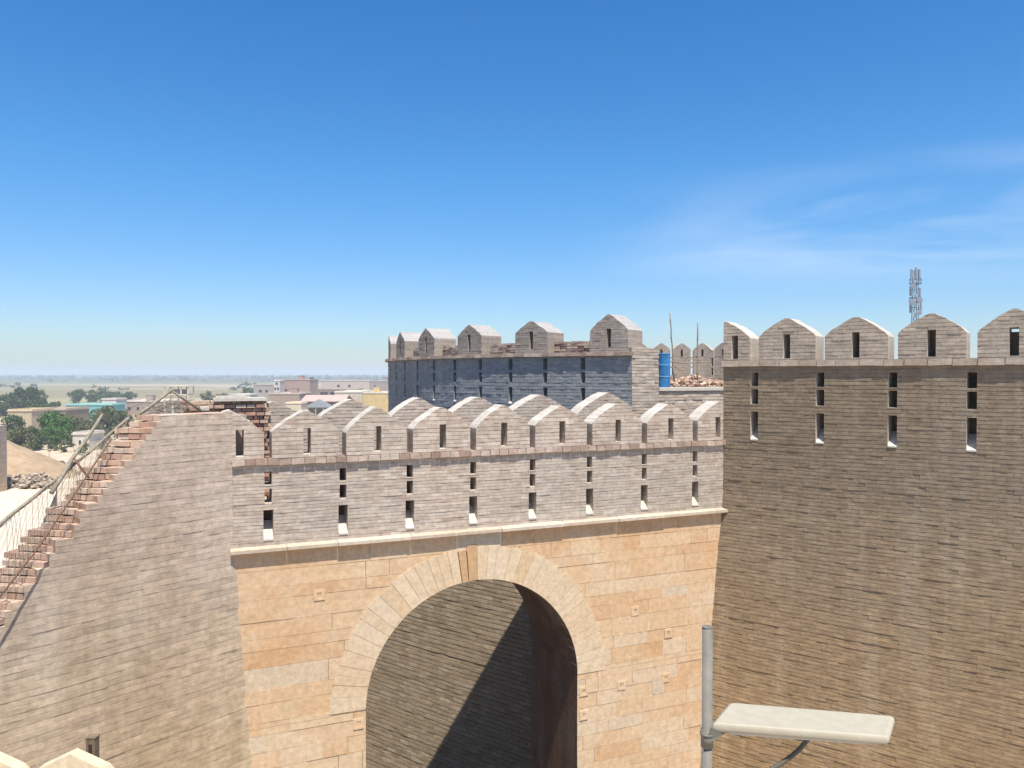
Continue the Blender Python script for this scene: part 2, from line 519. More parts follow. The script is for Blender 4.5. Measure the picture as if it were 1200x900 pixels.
# thin wisps of cirrus, low on the right and a trace on the left
mp = nt.nodes.new('ShaderNodeMapping')
mp.inputs['Rotation'].default_value = (0, R(-12), R(8))
mp.inputs['Scale'].default_value = (1.5, 1.5, 8.0)
nt.links.new(tc.outputs['Generated'], mp.inputs[0])
cn = nt.nodes.new('ShaderNodeTexNoise')
cn.inputs['Scale'].default_value = 1.4
cn.inputs['Detail'].default_value = 6
cn.inputs['Roughness'].default_value = 0.55
cn.inputs['Distortion'].default_value = 0.5
nt.links.new(mp.outputs[0], cn.inputs['Vector'])
cr = ramp(nt, [(0.43, (0, 0, 0)), (0.76, (0.5, 0.5, 0.5))])
nt.links.new(cn.outputs[0], cr.inputs[0])
sep = nt.nodes.new('ShaderNodeSeparateXYZ')
nt.links.new(tc.outputs['Generated'], sep.inputs[0])
def maprange(src, a, b):
    n = nt.nodes.new('ShaderNodeMapRange')
    n.interpolation_type = 'SMOOTHSTEP'
    n.inputs[1].default_value, n.inputs[2].default_value = a, b
    nt.links.new(src, n.inputs[0])
    return n.outputs[0]
def mul(a, b):
    n = nt.nodes.new('ShaderNodeMath'); n.operation = 'MULTIPLY'
    nt.links.new(a, n.inputs[0])
    if isinstance(b, (int, float)): n.inputs[1].default_value = b
    else: nt.links.new(b, n.inputs[1])
    return n.outputs[0]
mask_c = mul(mul(maprange(sep.outputs[0], 0.05, 0.42), maprange(sep.outputs[2], 0.085, 0.15)), maprange(sep.outputs[2], 0.26, 0.19))
cf = mul(cr.outputs[0], mask_c)
hsv = nt.nodes.new('ShaderNodeHueSaturation')
hsv.inputs['Saturation'].default_value = 1.35
nt.links.new(sky.outputs[0], hsv.inputs['Color'])
mx = nt.nodes.new('ShaderNodeMix'); mx.data_type = 'RGBA'
nt.links.new(cf, mx.inputs[0])
tint = mixc(nt, 1.0, hsv.outputs[0], SKY_TINT, 'MULTIPLY')
low = ramp(nt, [(0.0, (0.86, 0.73, 0.80)), (0.10, (1.0, 0.85, 0.90)), (0.24, (1.06, 1.0, 0.98)), (0.5, (1, 1, 1))])
nt.links.new(sep.outputs[2], low.inputs[0])
tint = mixc(nt, 1.0, tint, low.outputs[0], 'MULTIPLY')     # dusty air low over the plain dims the horizon glow
nt.links.new(tint, mx.inputs[6])
mx.inputs[7].default_value = (8.0, 8.3, 8.8, 1)
nt.links.new(mx.outputs[2], bg.inputs[0])
bg.inputs[1].default_value = 0.098

scene.view_settings.view_transform = 'Standard'
scene.view_settings.look = 'None'
scene.view_settings.exposure = 0.5
scene.view_settings.gamma = 1.0
scene.view_settings.use_curve_mapping = False
scene.cycles.max_bounces = 8
scene.cycles.volume_bounces = 1
scene.cycles.use_denoising = True

# ================================================================== ground
def ground_mat():
    m, nt, b = nmat('plain_fields')
    geo = nt.nodes.new('ShaderNodeNewGeometry')
    pos = geo.outputs['Position']
    # field strips: voronoi cells stretched along x
    mp = nt.nodes.new('ShaderNodeMapping')
    mp.inputs['Scale'].default_value = (0.0022, 0.0050, 0.0)
    mp.inputs['Rotation'].default_value = (0, 0, R(6))
    nt.links.new(pos, mp.inputs[0])
    vo = nt.nodes.new('ShaderNodeTexVoronoi')
    vo.inputs['Scale'].default_value = 1.0
    nt.links.new(mp.outputs[0], vo.inputs['Vector'])
    sp = nt.nodes.new('ShaderNodeSeparateColor')
    nt.links.new(vo.outputs['Color'], sp.inputs[0])
    fields = ramp(nt, [(0.0, (0.16, 0.15, 0.075)), (0.25, (0.30, 0.24, 0.15)), (0.5, (0.44, 0.36, 0.25)), (0.72, (0.52, 0.44, 0.32)), (1.0, (0.20, 0.19, 0.095))])
    nt.links.new(sp.outputs[0], fields.inputs[0])
    # far belt is greener
    sx = nt.nodes.new('ShaderNodeSeparateXYZ'); nt.links.new(pos, sx.inputs[0])
    mr = nt.nodes.new('ShaderNodeMapRange')
    mr.inputs[1].default_value, mr.inputs[2].default_value = 900, 1700
    nt.links.new(sx.outputs[1], mr.inputs[0])
    c = mixc(nt, mr.outputs[0], fields.outputs[0], (0.075, 0.09, 0.05))
    n1 = noise(nt, 0.02, 7, 0.65, pos)
    r1 = ramp(nt, [(0.35, (0.78,) * 3), (0.7, (1.15,) * 3)])
    nt.links.new(n1.outputs[0], r1.inputs[0])
    c = mixc(nt, 1.0, c, r1.outputs[0], 'MULTIPLY')
    # bare pale earth round the fort and the village
    ds = nt.nodes.new('ShaderNodeVectorMath'); ds.operation = 'LENGTH'
    nt.links.new(pos, ds.inputs[0])
    n2 = noise(nt, 0.03, 6, 0.6, pos)
    ad = nt.nodes.new('ShaderNodeMath'); ad.operation = 'MULTIPLY_ADD'
    nt.links.new(n2.outputs[0], ad.inputs[0]); ad.inputs[1].default_value = 260; nt.links.new(ds.outputs['Value'], ad.inputs[2])
    mr2 = nt.nodes.new('ShaderNodeMapRange'); mr2.interpolation_type = 'SMOOTHSTEP'
    mr2.inputs[1].default_value, mr2.inputs[2].default_value = 330, 470
    nt.links.new(ad.outputs[0], mr2.inputs[0])
    n3 = noise(nt, 0.25, 8, 0.7, pos)
    earth = ramp(nt, [(0.3, (0.38, 0.285, 0.19)), (0.65, (0.58, 0.48, 0.35))])
    nt.links.new(n3.outputs[0], earth.inputs[0])
    c = mixc(nt, mr2.outputs[0], earth.outputs[0], c)
    nt.links.new(c, b.inputs['Base Color'])
    b.inputs['Roughness'].default_value = 1.0
    b.inputs['Specular IOR Level'].default_value = 0.0
    return m


mb = MB()
S = 7000
N = 28
gx = [-S + 2 * S * i / N for i in range(N + 1)]
for i in range(N):
    for j in range(N):
        mb.quad([(gx[i], gx[j], GROUND), (gx[i + 1], gx[j], GROUND), (gx[i + 1], gx[j + 1], GROUND), (gx[i], gx[j + 1], GROUND)])
g_o = mb.build('ground', ground_mat())
tag(g_o, 'flat dusty plain of pale earth and dry fields reaching the horizon', 'ground', kind='structure')

# ================================================================== THE GATE
G0 = (-5.46, 15.0)
gf = frame(G0, (0.9207, 0.3902))
GL = 11.79
gate = empty('fort_gate', gf(5.1, 0, GROUND), 'orange sandstone gate with a round arch, topped by two rows of pointed grey brick merlons', 'fort gate')
CORD_Z = -1.81          # underside of the gate's string course
CORD_T = -1.70
CORN_B, CORN_T = -3.52, -3.42
gaps = [0.66, 2.14, 3.56, 5.0, 6.44, 7.92, 9.43, 10.93]
gw = 0.07

# parapet with slits
slots, xb = [], []
for s in gaps:
    slots += [(s - gw, s + gw, -1.95 - 0.27, -1.95), (s - gw, s + gw, -2.58, -2.29), (s - gw - 0.025, s + gw + 0.025, -3.30, -2.71)]
    xb += [s - gw, s + gw, s - gw - 0.025, s + gw + 0.025]
mb = MB()
masonry(mb, gf, 0.0, GL, CORN_T, CORD_Z, ch=0.07, mask=slot_mask(slots), thick=0.5, xb=xb, zb=[-1.95, -2.22, -2.29, -2.58, -2.71, -3.30],
        seed=11, amp=0.005, wave=0.008, mdepth=0.006, mortar=0.01)
mb.build('parapet_wall', [M['gate_brick'], M['plaster']], gate)
for s in gaps:
    make_sill(gate, gf, s - gw - 0.025, s + gw + 0.025, -2.98, -3.29, out=0.02, inn=0.36)
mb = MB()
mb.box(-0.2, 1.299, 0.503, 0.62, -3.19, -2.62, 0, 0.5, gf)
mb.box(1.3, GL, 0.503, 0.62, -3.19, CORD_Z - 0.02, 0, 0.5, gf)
mb.build('slit_blind', M['reveal'], gate)  # added dark sheet behind the slits so they read as shaded
make_cord(gate, gf, -0.02, GL + 0.03, CORD_Z, CORD_T - CORD_Z, 0.075, 5)
# merlons
edges = [(-0.3, gaps[0] - gw)] + [(a + gw, b - gw) for a, b in zip(gaps, gaps[1:])] + [(gaps[-1] + gw, GL - 0.005)]
for k, (a, b) in enumerate(edges):
    c = (a + b) / 2; hw = (b - a) / 2
    if k == 0: c, hw = -0.08, 0.67
    if k == len(edges) - 1: c, hw = a + 0.69, 0.69
    hole = c + 0.02 if k else 0.13
    if k == len(edges) - 1: hole = c - 0.06
    make_merlon(gate, gf, a, b, c, hw, CORD_T, 0.49 + (0.0, 0.02, -0.02, 0.015, -0.01)[k % 5], 1.0 + (0.0, -0.025, 0.02, -0.01, 0.015, -0.03)[k % 6], 0.48, [M['gate_brick'], M['plaster']], 40 + k, hole=hole, hwid=0.15)

# cornice of long slabs
mb = MB()
rr = random.Random(4)
x = -0.06
while x < GL + 0.06:
    wd = min(rr.uniform(0.9, 1.6), GL + 0.07 - x)
    p = 0.15 + rr.uniform(-0.012, 0.012)
    a, b = x + 0.004, x + wd - 0.004
    pts = [(a, -p, CORN_B), (b, -p, CORN_B), (b, 0.3, CORN_B), (a, 0.3, CORN_B), (a, -p, CORN_T - 0.035), (b, -p, CORN_T - 0.035), (b, 0.3, CORN_T + 0.075), (a, 0.3, CORN_T + 0.075)]
    mb.hexa([gf(*q) for q in pts], 0, rr.random())
    x += wd
mb.build('cornice', M['cornice'], gate)

# ashlar face with the arched opening
AC, AR, RO = 5.1, 2.5, 3.27
ZS = -7.07
ZB = GROUND
random.seed(8)
course_z = []
z = CORN_B
while z > ZB:
    course_z.append(z)
    z -= rr.choice([0.24, 0.30, 0.34, 0.40, 0.44]) * (1.0 if z > -6 else 0.85)
course_z.append(ZB)
mb = MB()
def ext(x):
    d = RO - 0.10
    return ZS + math.sqrt(max(0, d * d - (x - AC) ** 2)) if abs(x - AC) < d else -99
def stone(xa, xb_, za, zc, tone, d):
    """one squared block, cut to clear the arch ring and the opening"""
    jt = 0.004
    segs = [(xa + jt, xb_ - jt)]
    if zc <= ZS + 1e-4:
        new = []
        for (p, q) in segs:
            if q <= AC - AR or p >= AC + AR: new.append((p, q)); continue
            if p < AC - AR - 0.02: new.append((p, AC - AR))
            if q > AC + AR + 0.02: new.append((AC + AR, q))
        segs = new
    for (p, q) in segs:
        n = max(1, int((q - p) / 0.09)) if zc > ZS and (ext(p) > za or ext(q) > za or (p < AC < q) or abs(p - AC) < RO or abs(q - AC) < RO) else 1
        for i in range(n):
            u0, u1 = p + (q - p) * i / n, p + (q - p) * (i + 1) / n
            t0 = t1 = zc - jt
            b0, b1 = za + jt, za + jt
            if zc > ZS:
                b0, b1 = max(b0, ext(u0)), max(b1, ext(u1))
                if b0 >= t0 and b1 >= t1: continue
                b0, b1 = min(b0, t0), min(b1, t1)
            pts = [(u0, d, b0), (u1, d, b1), (u1, 0.12, b1), (u0, 0.12, b0), (u0, d, t0), (u1, d, t1), (u1, 0.12, t1), (u0, 0.12, t0)]
            mb.hexa([gf(*k) for k in pts], 0, tone)
zsplit = []
for za, zc in zip(course_z[1:], course_z[:-1]):
    parts = [(ZS, zc), (za, ZS)] if za < ZS - 0.02 < zc - 0.04 else [(za, zc)]
    x = -0.15 - rr.random() * 0.8
    prev = 0.3
    while x < GL + 0.1:
        wd = rr.choice([0.5, 0.8, 1.1, 1.5, 2.0, 2.4]) if zc > -6.3 else rr.choice([0.35, 0.5, 0.7, 0.95, 1.3])
        # warm orange stone above, paler and greyer lower down
        k = min(1, max(0, (-3.6 - zc) / 5.0))
        tone = min(1, max(0, rr.gauss(0.22 + 0.36 * k, 0.16 + 0.08 * k)))
        if rr.random() < 0.03: tone = 0.95
        d = rr.uniform(-0.006, 0.006)
        for (p0, p1) in parts:
            stone(max(x, -0.15), min(x + wd, GL + 0.1), p0, p1, tone, d)
        x += wd
# lime mortar bed behind the blocks
for (xa, xc_) in ((-0.15, AC - RO - 0.02), (AC + RO + 0.02, GL + 0.1)):
    mb.box(xa, xc_, 0.009, 0.5, ZB, CORN_B - 0.003, 0, 0.62, gf)
mb.box(AC - RO - 0.02, AC + RO + 0.02, 0.009, 0.5, ZS + RO - 0.06, CORN_B - 0.003, 0, 0.62, gf)
mb.build('ashlar_face', M['ashlar'], gate)

# arch ring
mb = MB()
def polar(r, an, y): return gf(AC + r * math.cos(an), y, ZS + r * math.sin(an))
an = 0.0
A1, A2 = R(90.2), R(98.5)     # key stone span (measured from the right springing)
def vous(mb, a0, a1, ri, ro, y0, y1, tone, n=3):
    for i in range(n):
        b0, b1 = a0 + (a1 - a0) * i / n, a0 + (a1 - a0) * (i + 1) / n
        p = [polar(ri, b1, y0), polar(ri, b0, y0), polar(ri, b0, y1), polar(ri, b1, y1), polar(ro, b1, y0), polar(ro, b0, y0), polar(ro, b0, y1), polar(ro, b1, y1)]
        mb.hexa(p, 0, tone)
angs = []
a = 0.0
while a < math.pi - 0.01:
    w_ = R(rr.uniform(3.6, 7.6))
    b = min(a + w_, math.pi)
    if a < A1 < b: b = A1
    if A1 - 1e-6 <= a < A2: a = A2; continue
    angs.append((a, b)); a = b
for (a, b) in angs:
    if b - a < R(1): continue
    vous(mb, a + 0.0012, b - 0.0012, AR, RO - rr.uniform(-0.02, 0.05), rr.uniform(-0.015, -0.009), 0.3, rr.random())
vous(mb, 0, A1, AR + 0.006, RO - 0.055, 0.006, 0.29, 0.6, 20)
vous(mb, A2, math.pi, AR + 0.006, RO - 0.055, 0.006, 0.29, 0.6, 20)
ring = mb.build('arch_ring', M['voussoir'], gate)
mb = MB()
vous(mb, A1 + 0.004, R(94.6), AR, RO + 0.02, -0.02, 0.3, 0.3, 2)
vous(mb, R(95.1), A2 - 0.004, AR, RO - 0.06, -0.035, 0.3, 0.6, 2)
ks = mb.build('keystone', M['keystone'], gate)
mb = MB()
vous(mb, R(94.55), R(95.15), AR - 0.005, RO + 0.01, 0.01, 0.29, 0.3, 1)
mb.build('crack', M['dark_joint'], ks)

# square putlog stones
for (u, v) in ((374, 697), (744, 716), (684, 810), (728, 803), (420, 848), (684, 838), (780, 794), (783, 742)):
    r_ = ray(u, v)
    O = Vector((G0[0], G0[1])); gd, gi = gf.d, gf.i
    t = O.dot(gi) / Vector((r_.x, r_.y)).dot(gi)
    P = r_ * t
    s = (Vector((P.x, P.y)) - O).dot(gd)
    q = 0.11
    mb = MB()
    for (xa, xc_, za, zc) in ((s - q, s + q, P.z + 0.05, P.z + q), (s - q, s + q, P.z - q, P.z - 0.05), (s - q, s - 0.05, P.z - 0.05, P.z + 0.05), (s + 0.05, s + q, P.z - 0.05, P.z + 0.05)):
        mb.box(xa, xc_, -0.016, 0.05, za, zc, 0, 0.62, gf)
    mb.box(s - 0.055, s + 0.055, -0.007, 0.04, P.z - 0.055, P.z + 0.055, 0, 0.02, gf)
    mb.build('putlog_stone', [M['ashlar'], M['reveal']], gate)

# barrel of the passage: arch shell 2.6 m deep, then a wider chamber
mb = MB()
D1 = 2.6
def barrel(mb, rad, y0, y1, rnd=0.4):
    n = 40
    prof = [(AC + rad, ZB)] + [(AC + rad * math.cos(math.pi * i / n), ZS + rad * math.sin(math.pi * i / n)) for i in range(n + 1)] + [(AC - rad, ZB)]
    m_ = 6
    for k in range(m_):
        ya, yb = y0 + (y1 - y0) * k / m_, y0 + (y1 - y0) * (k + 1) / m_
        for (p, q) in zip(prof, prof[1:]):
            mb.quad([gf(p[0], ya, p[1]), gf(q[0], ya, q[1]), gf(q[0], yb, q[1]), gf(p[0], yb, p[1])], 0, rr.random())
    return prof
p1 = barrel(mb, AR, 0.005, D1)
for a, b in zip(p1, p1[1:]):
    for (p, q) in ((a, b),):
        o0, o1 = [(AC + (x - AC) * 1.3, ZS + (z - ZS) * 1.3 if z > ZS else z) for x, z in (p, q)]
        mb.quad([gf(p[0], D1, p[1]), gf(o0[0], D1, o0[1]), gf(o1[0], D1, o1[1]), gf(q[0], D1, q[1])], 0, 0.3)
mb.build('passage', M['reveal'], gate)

# body of the gatehouse round the passage and its roof
mb = MB()
HW, BE = 4.5, 5.8
mb.box(-1.6, AC - 3.12, 0.51, D1 - 0.01, ZB, -3.3, 0, 0.5, gf)
mb.box(AC + 3.12, GL + 1.2, 0.51, D1 - 0.01, ZB, -3.3, 0, 0.4, gf)
mb.box(AC - 3.12, AC + 3.12, 0.51, D1 - 0.01, ZS + 3.12, -3.3, 0, 0.5, gf)
mb.box(AC - 3.12, AC - 2.52, 0.51, D1 - 0.01, ZB, ZS, 0, 0.5, gf)
mb.box(AC + 2.52, AC + 3.12, 0.51, D1 - 0.01, ZB, ZS, 0, 0.5, gf)
for i in range(16):      # spandrel fill between barrel and block
    for sgn in (-1, 1):
        a0, a1 = math.pi / 2 * i / 16, math.pi / 2 * (i + 1) / 16
        xa, xc_ = AC + sgn * 2.56 * math.cos(a0), AC + sgn * 3.12
        if abs(xa - xc_) > 0.01: mb.box(min(xa, xc_), max(xa, xc_), 0.51, D1 - 0.01, ZS + 2.56 * math.sin(a0), ZS + 2.56 * math.sin(a1), 0, 0.5, gf)
mb.box(AC - 2.9, AC + 2.9, 0.51, D1 - 0.01, ZS + 2.56, ZS + 3.119, 0, 0.5, gf)
mb.box(-1.6, AC - HW, D1, BE, ZB, -3.3, 0, 0.5, gf)              # side walls of the chamber behind the arch
mb.box(AC + HW, GL + 1.2, D1, BE, ZB, -3.3, 0, 0.5, gf)
mb.box(AC - HW, AC + HW, D1, BE, -3.9, -3.3, 0, 0.5, gf)
mb.box(-1.6, GL + 1.2, BE - 0.8, BE, -3.29, -1.62, 0, 0.5, gf)      # plain rear parapet
mb.box(-1.6, 4.5, BE + 0.002, BE + 9.0, -2.3, -1.9, 0, 0.5, gf)  # added unseen slab on the left, cuts sky light behind the arch
mb.box(10.35, GL + 0.29, BE + 0.002, BE + 6.0, -2.3, -1.9, 0, 0.5, gf)  # added unseen slab on the right, same use
mb.box(GL + 0.3, GL + 1.2, BE, BE + 7.0, ZB, -1.9, 0, 0.5, gf)      # added unseen wall, keeps sky light out of the court
mb.build('gatehouse_body', [M['far_brick']], gate)
mb = MB()
mb.box(-1.6, GL + 0.5, 0.5, BE - 0.81, -3.29, -3.2, 0, 0.5, gf)
mb.build('roof_terrace', M['slab'], gate)
mb = MB()
mb.box(-4.0, GL + 4.0, -13.0, 14.0, GROUND - 0.2, GROUND + 0.05, 0, 0.5, gf)  # unseen floor, added dark to lower the bounce into the arch
o = mb.build('bounce_floor', M['low_bounce'])
tag(o, 'added dark floor through the gate that cuts bounced light', 'bounce_floor', kind='structure')

# second row of merlons on the terrace's rear edge
B2 = 3.4
def s_on(u, off):
    r_ = (u - 600) / F
    ox, oy = gf(0, off, 0)[:2]
    return (oy * r_ - ox) / (gf.d.x - gf.d.y * r_)
peaks2 = [s_on(u, B2) for u in (321, 412.5, 491, 561, 634, 713)]
mids = [(a + b) / 2 for a, b in zip(peaks2, peaks2[1:])]
end2 = s_on(741, B2)
mb = MB()
masonry(mb, gf_ := (lambda x, y, z: gf(x, y + B2, z)), peaks2[0] - 0.15, end2, -3.2, -1.62, ch=0.085, thick=0.6, seed=15, amp=0.008)
mb.build('rear_parapet_wall', [M['gate_brick'], M['plaster']], gate)
for k, c in enumerate(peaks2):
    a = mids[k - 1] + 0.07 if k else c - 0.12
    b = mids[k] - 0.07 if k < len(mids) else end2
    hw = max(abs(c - a) if k else 0, b - c)
    zp = (-0.66, -0.63, -0.61, -0.60, -0.57, -0.53)[k]
    make_merlon(gate, gf, a, b, c, hw, -1.62, 0.45, zp + 1.62, 0.6, [M['gate_brick'], M['plaster']], 70 + k, hole=None, y0=B2)

# ================================================================== LEFT RAMPART (broken end)
lf_ = frame(G0, (0.64, 0.77))
left = empty('rampart_wall', lf_(-1.5, 0.5, GROUND), 'greyish battered brick rampart left of the gate with a broken stepped end', 'rampart wall')
LT = -0.76
bat_l = lambda z: max(0.0, -3.4 - z) * 0.035
LK = [0]
for _k in range(1, 120):
    LK.append(max(LK[-1], _k + (0, 0, 1, -1, 0, 0, 1)[int(hsh(_k, 17, 5) * 6.99)]))
def lh(x):
    if x >= -1.40: return LT
    k = LK[min(118, int((-1.40 - x) / 0.093) + 1)]
    return LT - 0.11 * k
mb = MB()
masonry(mb, lf_, -1.40, 0.0, -3.5, LT, ch=0.11, batter=bat_l, thick=0.55, seed=21, amp=0.004, ledge=0.003, h=lh, wave=0.03, big=0.012, mdepth=0.0035, mortar=0.010)
xs_ = [-1.40 - 0.093 * k for k in range(60)]
masonry(mb, lf_, -1.40 - 0.093 * 25, -1.40, -3.5, LT, ch=0.11, batter=bat_l, thick=0.55, seed=21, amp=0.004, ledge=0.003, h=lh, stepped=True, mdepth=0.0035, mortar=0.010,
        step=0.093, jamb_mi=1, wave=0.03, big=0.014)
masonry(mb, lf_, -1.40 - 0.093 * 76, 1.6, -9.2, -3.5, ch=0.11, batter=bat_l, thick=0.55, seed=21, amp=0.004, ledge=0.004, h=lh, stepped=True, mdepth=0.0035, mortar=0.010,
        step=0.093, jamb_mi=1, wave=0.035, big=0.014)
mb.box(-14, 1.4, -1.35, 0.8, GROUND, -9.2, 0, 0.5, lf_)
mb.box(-1.30, 0.6, 0.5, 0.8, -9.2, LT - 0.08, 0, 0.5, lf_)
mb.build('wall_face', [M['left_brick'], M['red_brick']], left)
# torn end: the raw red core, course by course
mb = MB()
rl = random.Random(77)
ed = Vector((-0.975, 0.22))          # the way the torn end runs back
for k in range(0, 62):
    zt = LT - 0.11 * k - 0.012
    zb_ = zt - 0.088
    x_e = -1.40 - 0.093 * k + rl.uniform(-0.05, 0.05)
    off = -bat_l(zt)
    P0 = Vector(lf_(x_e, off + 0.04, 0)[:2])
    n = 4
    L = 0.60 + 0.011 * k + rl.uniform(-0.1, 0.12)
    t = -0.01 - rl.random() * 0.03
    while t < L:
        bl = rl.uniform(0.2, 0.27)
        jut = rl.uniform(-0.03, 0.07) - (0.05 if k % 2 else 0)
        a2 = P0 + ed * t; b2 = P0 + ed * min(t + bl - 0.012, L)
        side = Vector((-ed.y, ed.x)) * 1.0           # towards the viewer is -side
        if side.y > 0: side = -side
        f_ = side * (-0.03 + jut * 0.35)
        bb = -side * 0.5
        pts = [(a2 + f_), (b2 + f_), (b2 + bb), (a2 + bb)]
        dz = rl.uniform(-0.008, 0.008)
        pts8 = [(q.x, q.y, zb_ + dz) for q in pts] + [(q.x, q.y, zt + dz) for q in pts]
        pts8 = [pts8[i] for i in (0, 3, 2, 1, 4, 7, 6, 5)] if True else pts8
        mb.hexa(pts8, 0, 0.3 + rl.random() * 0.6)
        t += bl
mb.build('torn_brick_end', M['red_brick'], left)

# ================================================================== RIGHT BASTION
RC = gf(GL, 0, 0)[:2]
rf = frame(RC, (0.81, -0.59))
right = empty('bastion_wall', rf(5, 0.5, GROUND), 'tall brown brick bastion wall to the right of the gate with five pointed merlons', 'bastion')
RT = 0.335
RB = 0.185
RL = 9.6
bat_r = lambda z: max(0.0, -3.0 - z) * 0.085
r_u = [884, 961, 1046, 1139]
def s_r(u):
    q = (u - 600) / F
    return (RC[1] * q - RC[0]) / (rf.d.x - rf.d.y * q)
rg = [s_r(u) for u in r_u]
rg += [rg[-1] + 1.5, rg[-1] + 3.0]
slots, xb = [], []
RG = 0.095
for s in rg:
    slots += [(s - RG, s + RG, -0.31, 0.03), (s - RG, s + RG, -0.76, -0.38), (s - RG - 0.01, s + RG + 0.01, -1.64, -0.94)]
    xb += [s - RG, s + RG]
for sl in slots[2::3]: pass
slots = [(a if abs(b - a) < 0.2 else a + 0.01, b if abs(b - a) < 0.2 else b - 0.01, c, d) for (a, b, c, d) in slots]
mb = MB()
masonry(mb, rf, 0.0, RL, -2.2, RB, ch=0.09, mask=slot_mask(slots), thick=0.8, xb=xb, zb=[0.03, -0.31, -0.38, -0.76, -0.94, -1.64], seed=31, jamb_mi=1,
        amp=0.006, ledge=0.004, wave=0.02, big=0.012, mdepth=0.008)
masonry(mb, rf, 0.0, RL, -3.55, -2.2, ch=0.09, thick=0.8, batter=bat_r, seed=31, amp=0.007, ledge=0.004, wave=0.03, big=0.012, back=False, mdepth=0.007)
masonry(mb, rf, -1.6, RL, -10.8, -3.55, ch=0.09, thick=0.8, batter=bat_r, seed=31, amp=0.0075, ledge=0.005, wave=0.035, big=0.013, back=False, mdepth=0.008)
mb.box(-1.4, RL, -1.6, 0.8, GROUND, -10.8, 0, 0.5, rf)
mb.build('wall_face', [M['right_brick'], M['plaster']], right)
mb = MB()
mb.box(0.02, RL, 0.82, 3.2, GROUND, -1.9, 0, 0.5, rf)
mb.box(0.02, RL, 3.2, 3.8, GROUND, -0.1, 0, 0.5, rf)
mb.box(0.02, RL, 0.805, 0.95, -1.9, RB + 0.02, 0, 0.4, rf)
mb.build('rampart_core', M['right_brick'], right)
for s in rg:
    make_sill(right, rf, s - RG + .001, s + RG - .001, -1.32, -1.63, out=0.015, inn=0.5)
make_cord(right, rf, -0.03, RL, RB, RT - RB, 0.085, 9, bw=0.46, back=0.5, mat='cord_pale')
r_edges = [(0.0, rg[0] - RG)] + [(a + RG, b - RG) for a, b in zip(rg, rg[1:])]
for k, (a, b) in enumerate(r_edges):
    c = (a + b) / 2; hw = (b - a) / 2
    hole = c
    if k == 0: c, hw, hole = 0.03, b - 0.03, 0.29
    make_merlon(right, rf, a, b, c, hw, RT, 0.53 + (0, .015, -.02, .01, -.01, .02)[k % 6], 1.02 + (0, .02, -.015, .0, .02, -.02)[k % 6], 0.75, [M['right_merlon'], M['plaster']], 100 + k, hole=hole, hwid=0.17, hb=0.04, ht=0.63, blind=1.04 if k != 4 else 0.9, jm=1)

# ================================================================== FAR ROUND BASTION
FC = (3.9, 25.0)
FD = Vector((0.81, -0.59)).normalized()
FR, FLs = 18.0, 3.7
def ff(x, y, z):
    """x <= 0 runs left along the face: straight, then round; y goes in"""
    if x >= -FLs:
        i = Vector((-FD.y, FD.x))
        return (FC[0] + FD.x * x + i.x * y, FC[1] + FD.y * x + i.y * y, z)
    an = (-x - FLs) / FR
    P = Vector(FC) - FD * FLs
    i = Vector((-FD.y, FD.x))
    cen = P + i * FR
    # angle turns so that the face falls away to the left
    ca, sa = math.cos(-an), math.sin(-an)
    o = -i * (FR - y)
    o2 = Vector((o.x * ca - o.y * sa, o.x * sa + o.y * ca))
    return (cen.x + o2.x, cen.y + o2.y, z)
far = empty('round_bastion', (0, 33, GROUND), 'shaded round bastion behind the gate with gabled merlons and rough brick stubs between them', 'bastion')
FT, FB = 0.72, 0.60
bat_f = lambda z: max(0.0, -2.0 - z) * 0.10
slots, xb = [], []
FG = 0.09
ft = [-(1.85 + 1.54 * k) for k in range(14)]
for s in ft:
    slots += [(s - FG, s + FG, FT - 0.58, FT - 0.18), (s - FG, s + FG, FT - 1.03, FT - 0.67), (s - FG, s + FG, FT - 1.80, FT - 1.2)]
    xb += [s - FG, s + FG]
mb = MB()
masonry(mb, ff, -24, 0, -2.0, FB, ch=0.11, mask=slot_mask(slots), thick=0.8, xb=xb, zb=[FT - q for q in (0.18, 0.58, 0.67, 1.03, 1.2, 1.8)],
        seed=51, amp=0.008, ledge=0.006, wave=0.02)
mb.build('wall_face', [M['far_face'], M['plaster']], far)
mb = MB()
masonry(mb, ff, -24, 0.0, -3.4, -2.0, ch=0.11, thick=0.5, batter=bat_f, seed=51, amp=0.008, ledge=0.006, wave=0.03, big=0.02, back=False)
wf = frame(FC, (0.81, -0.59))
masonry(mb, wf, -15, 0.0, -15.9, -3.4, ch=0.155, bw=0.42, thick=0.5, batter=bat_f, seed=52, amp=0.008, ledge=0.012, mortar=0.03, mdepth=0.03, wave=0.02, big=0.012, back=False)
mb.box(-15, 0.0, 0.4, 6.0, GROUND, -3.45, 0, 0.5, wf)
mb.build('lower_wall_face', [M['inner_brick'], M['plaster']], far)
for s in ft:
    make_sill(far, ff, s - FG + .001, s + FG - .001, FT - 1.55, FT - 1.79, out=0.02, inn=0.4)
make_cord(far, ff, -24, 0.03, FB, FT - FB, 0.15, 19, bw=0.26, back=0.6)
ms = [-0.86 - 3.13 * k for k in range(8)]
for k, c in enumerate(ms):
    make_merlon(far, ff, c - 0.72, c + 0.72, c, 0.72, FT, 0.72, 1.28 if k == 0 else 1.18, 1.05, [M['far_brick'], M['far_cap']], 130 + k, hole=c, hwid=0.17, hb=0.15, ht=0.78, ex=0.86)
rb_ = random.Random(3)
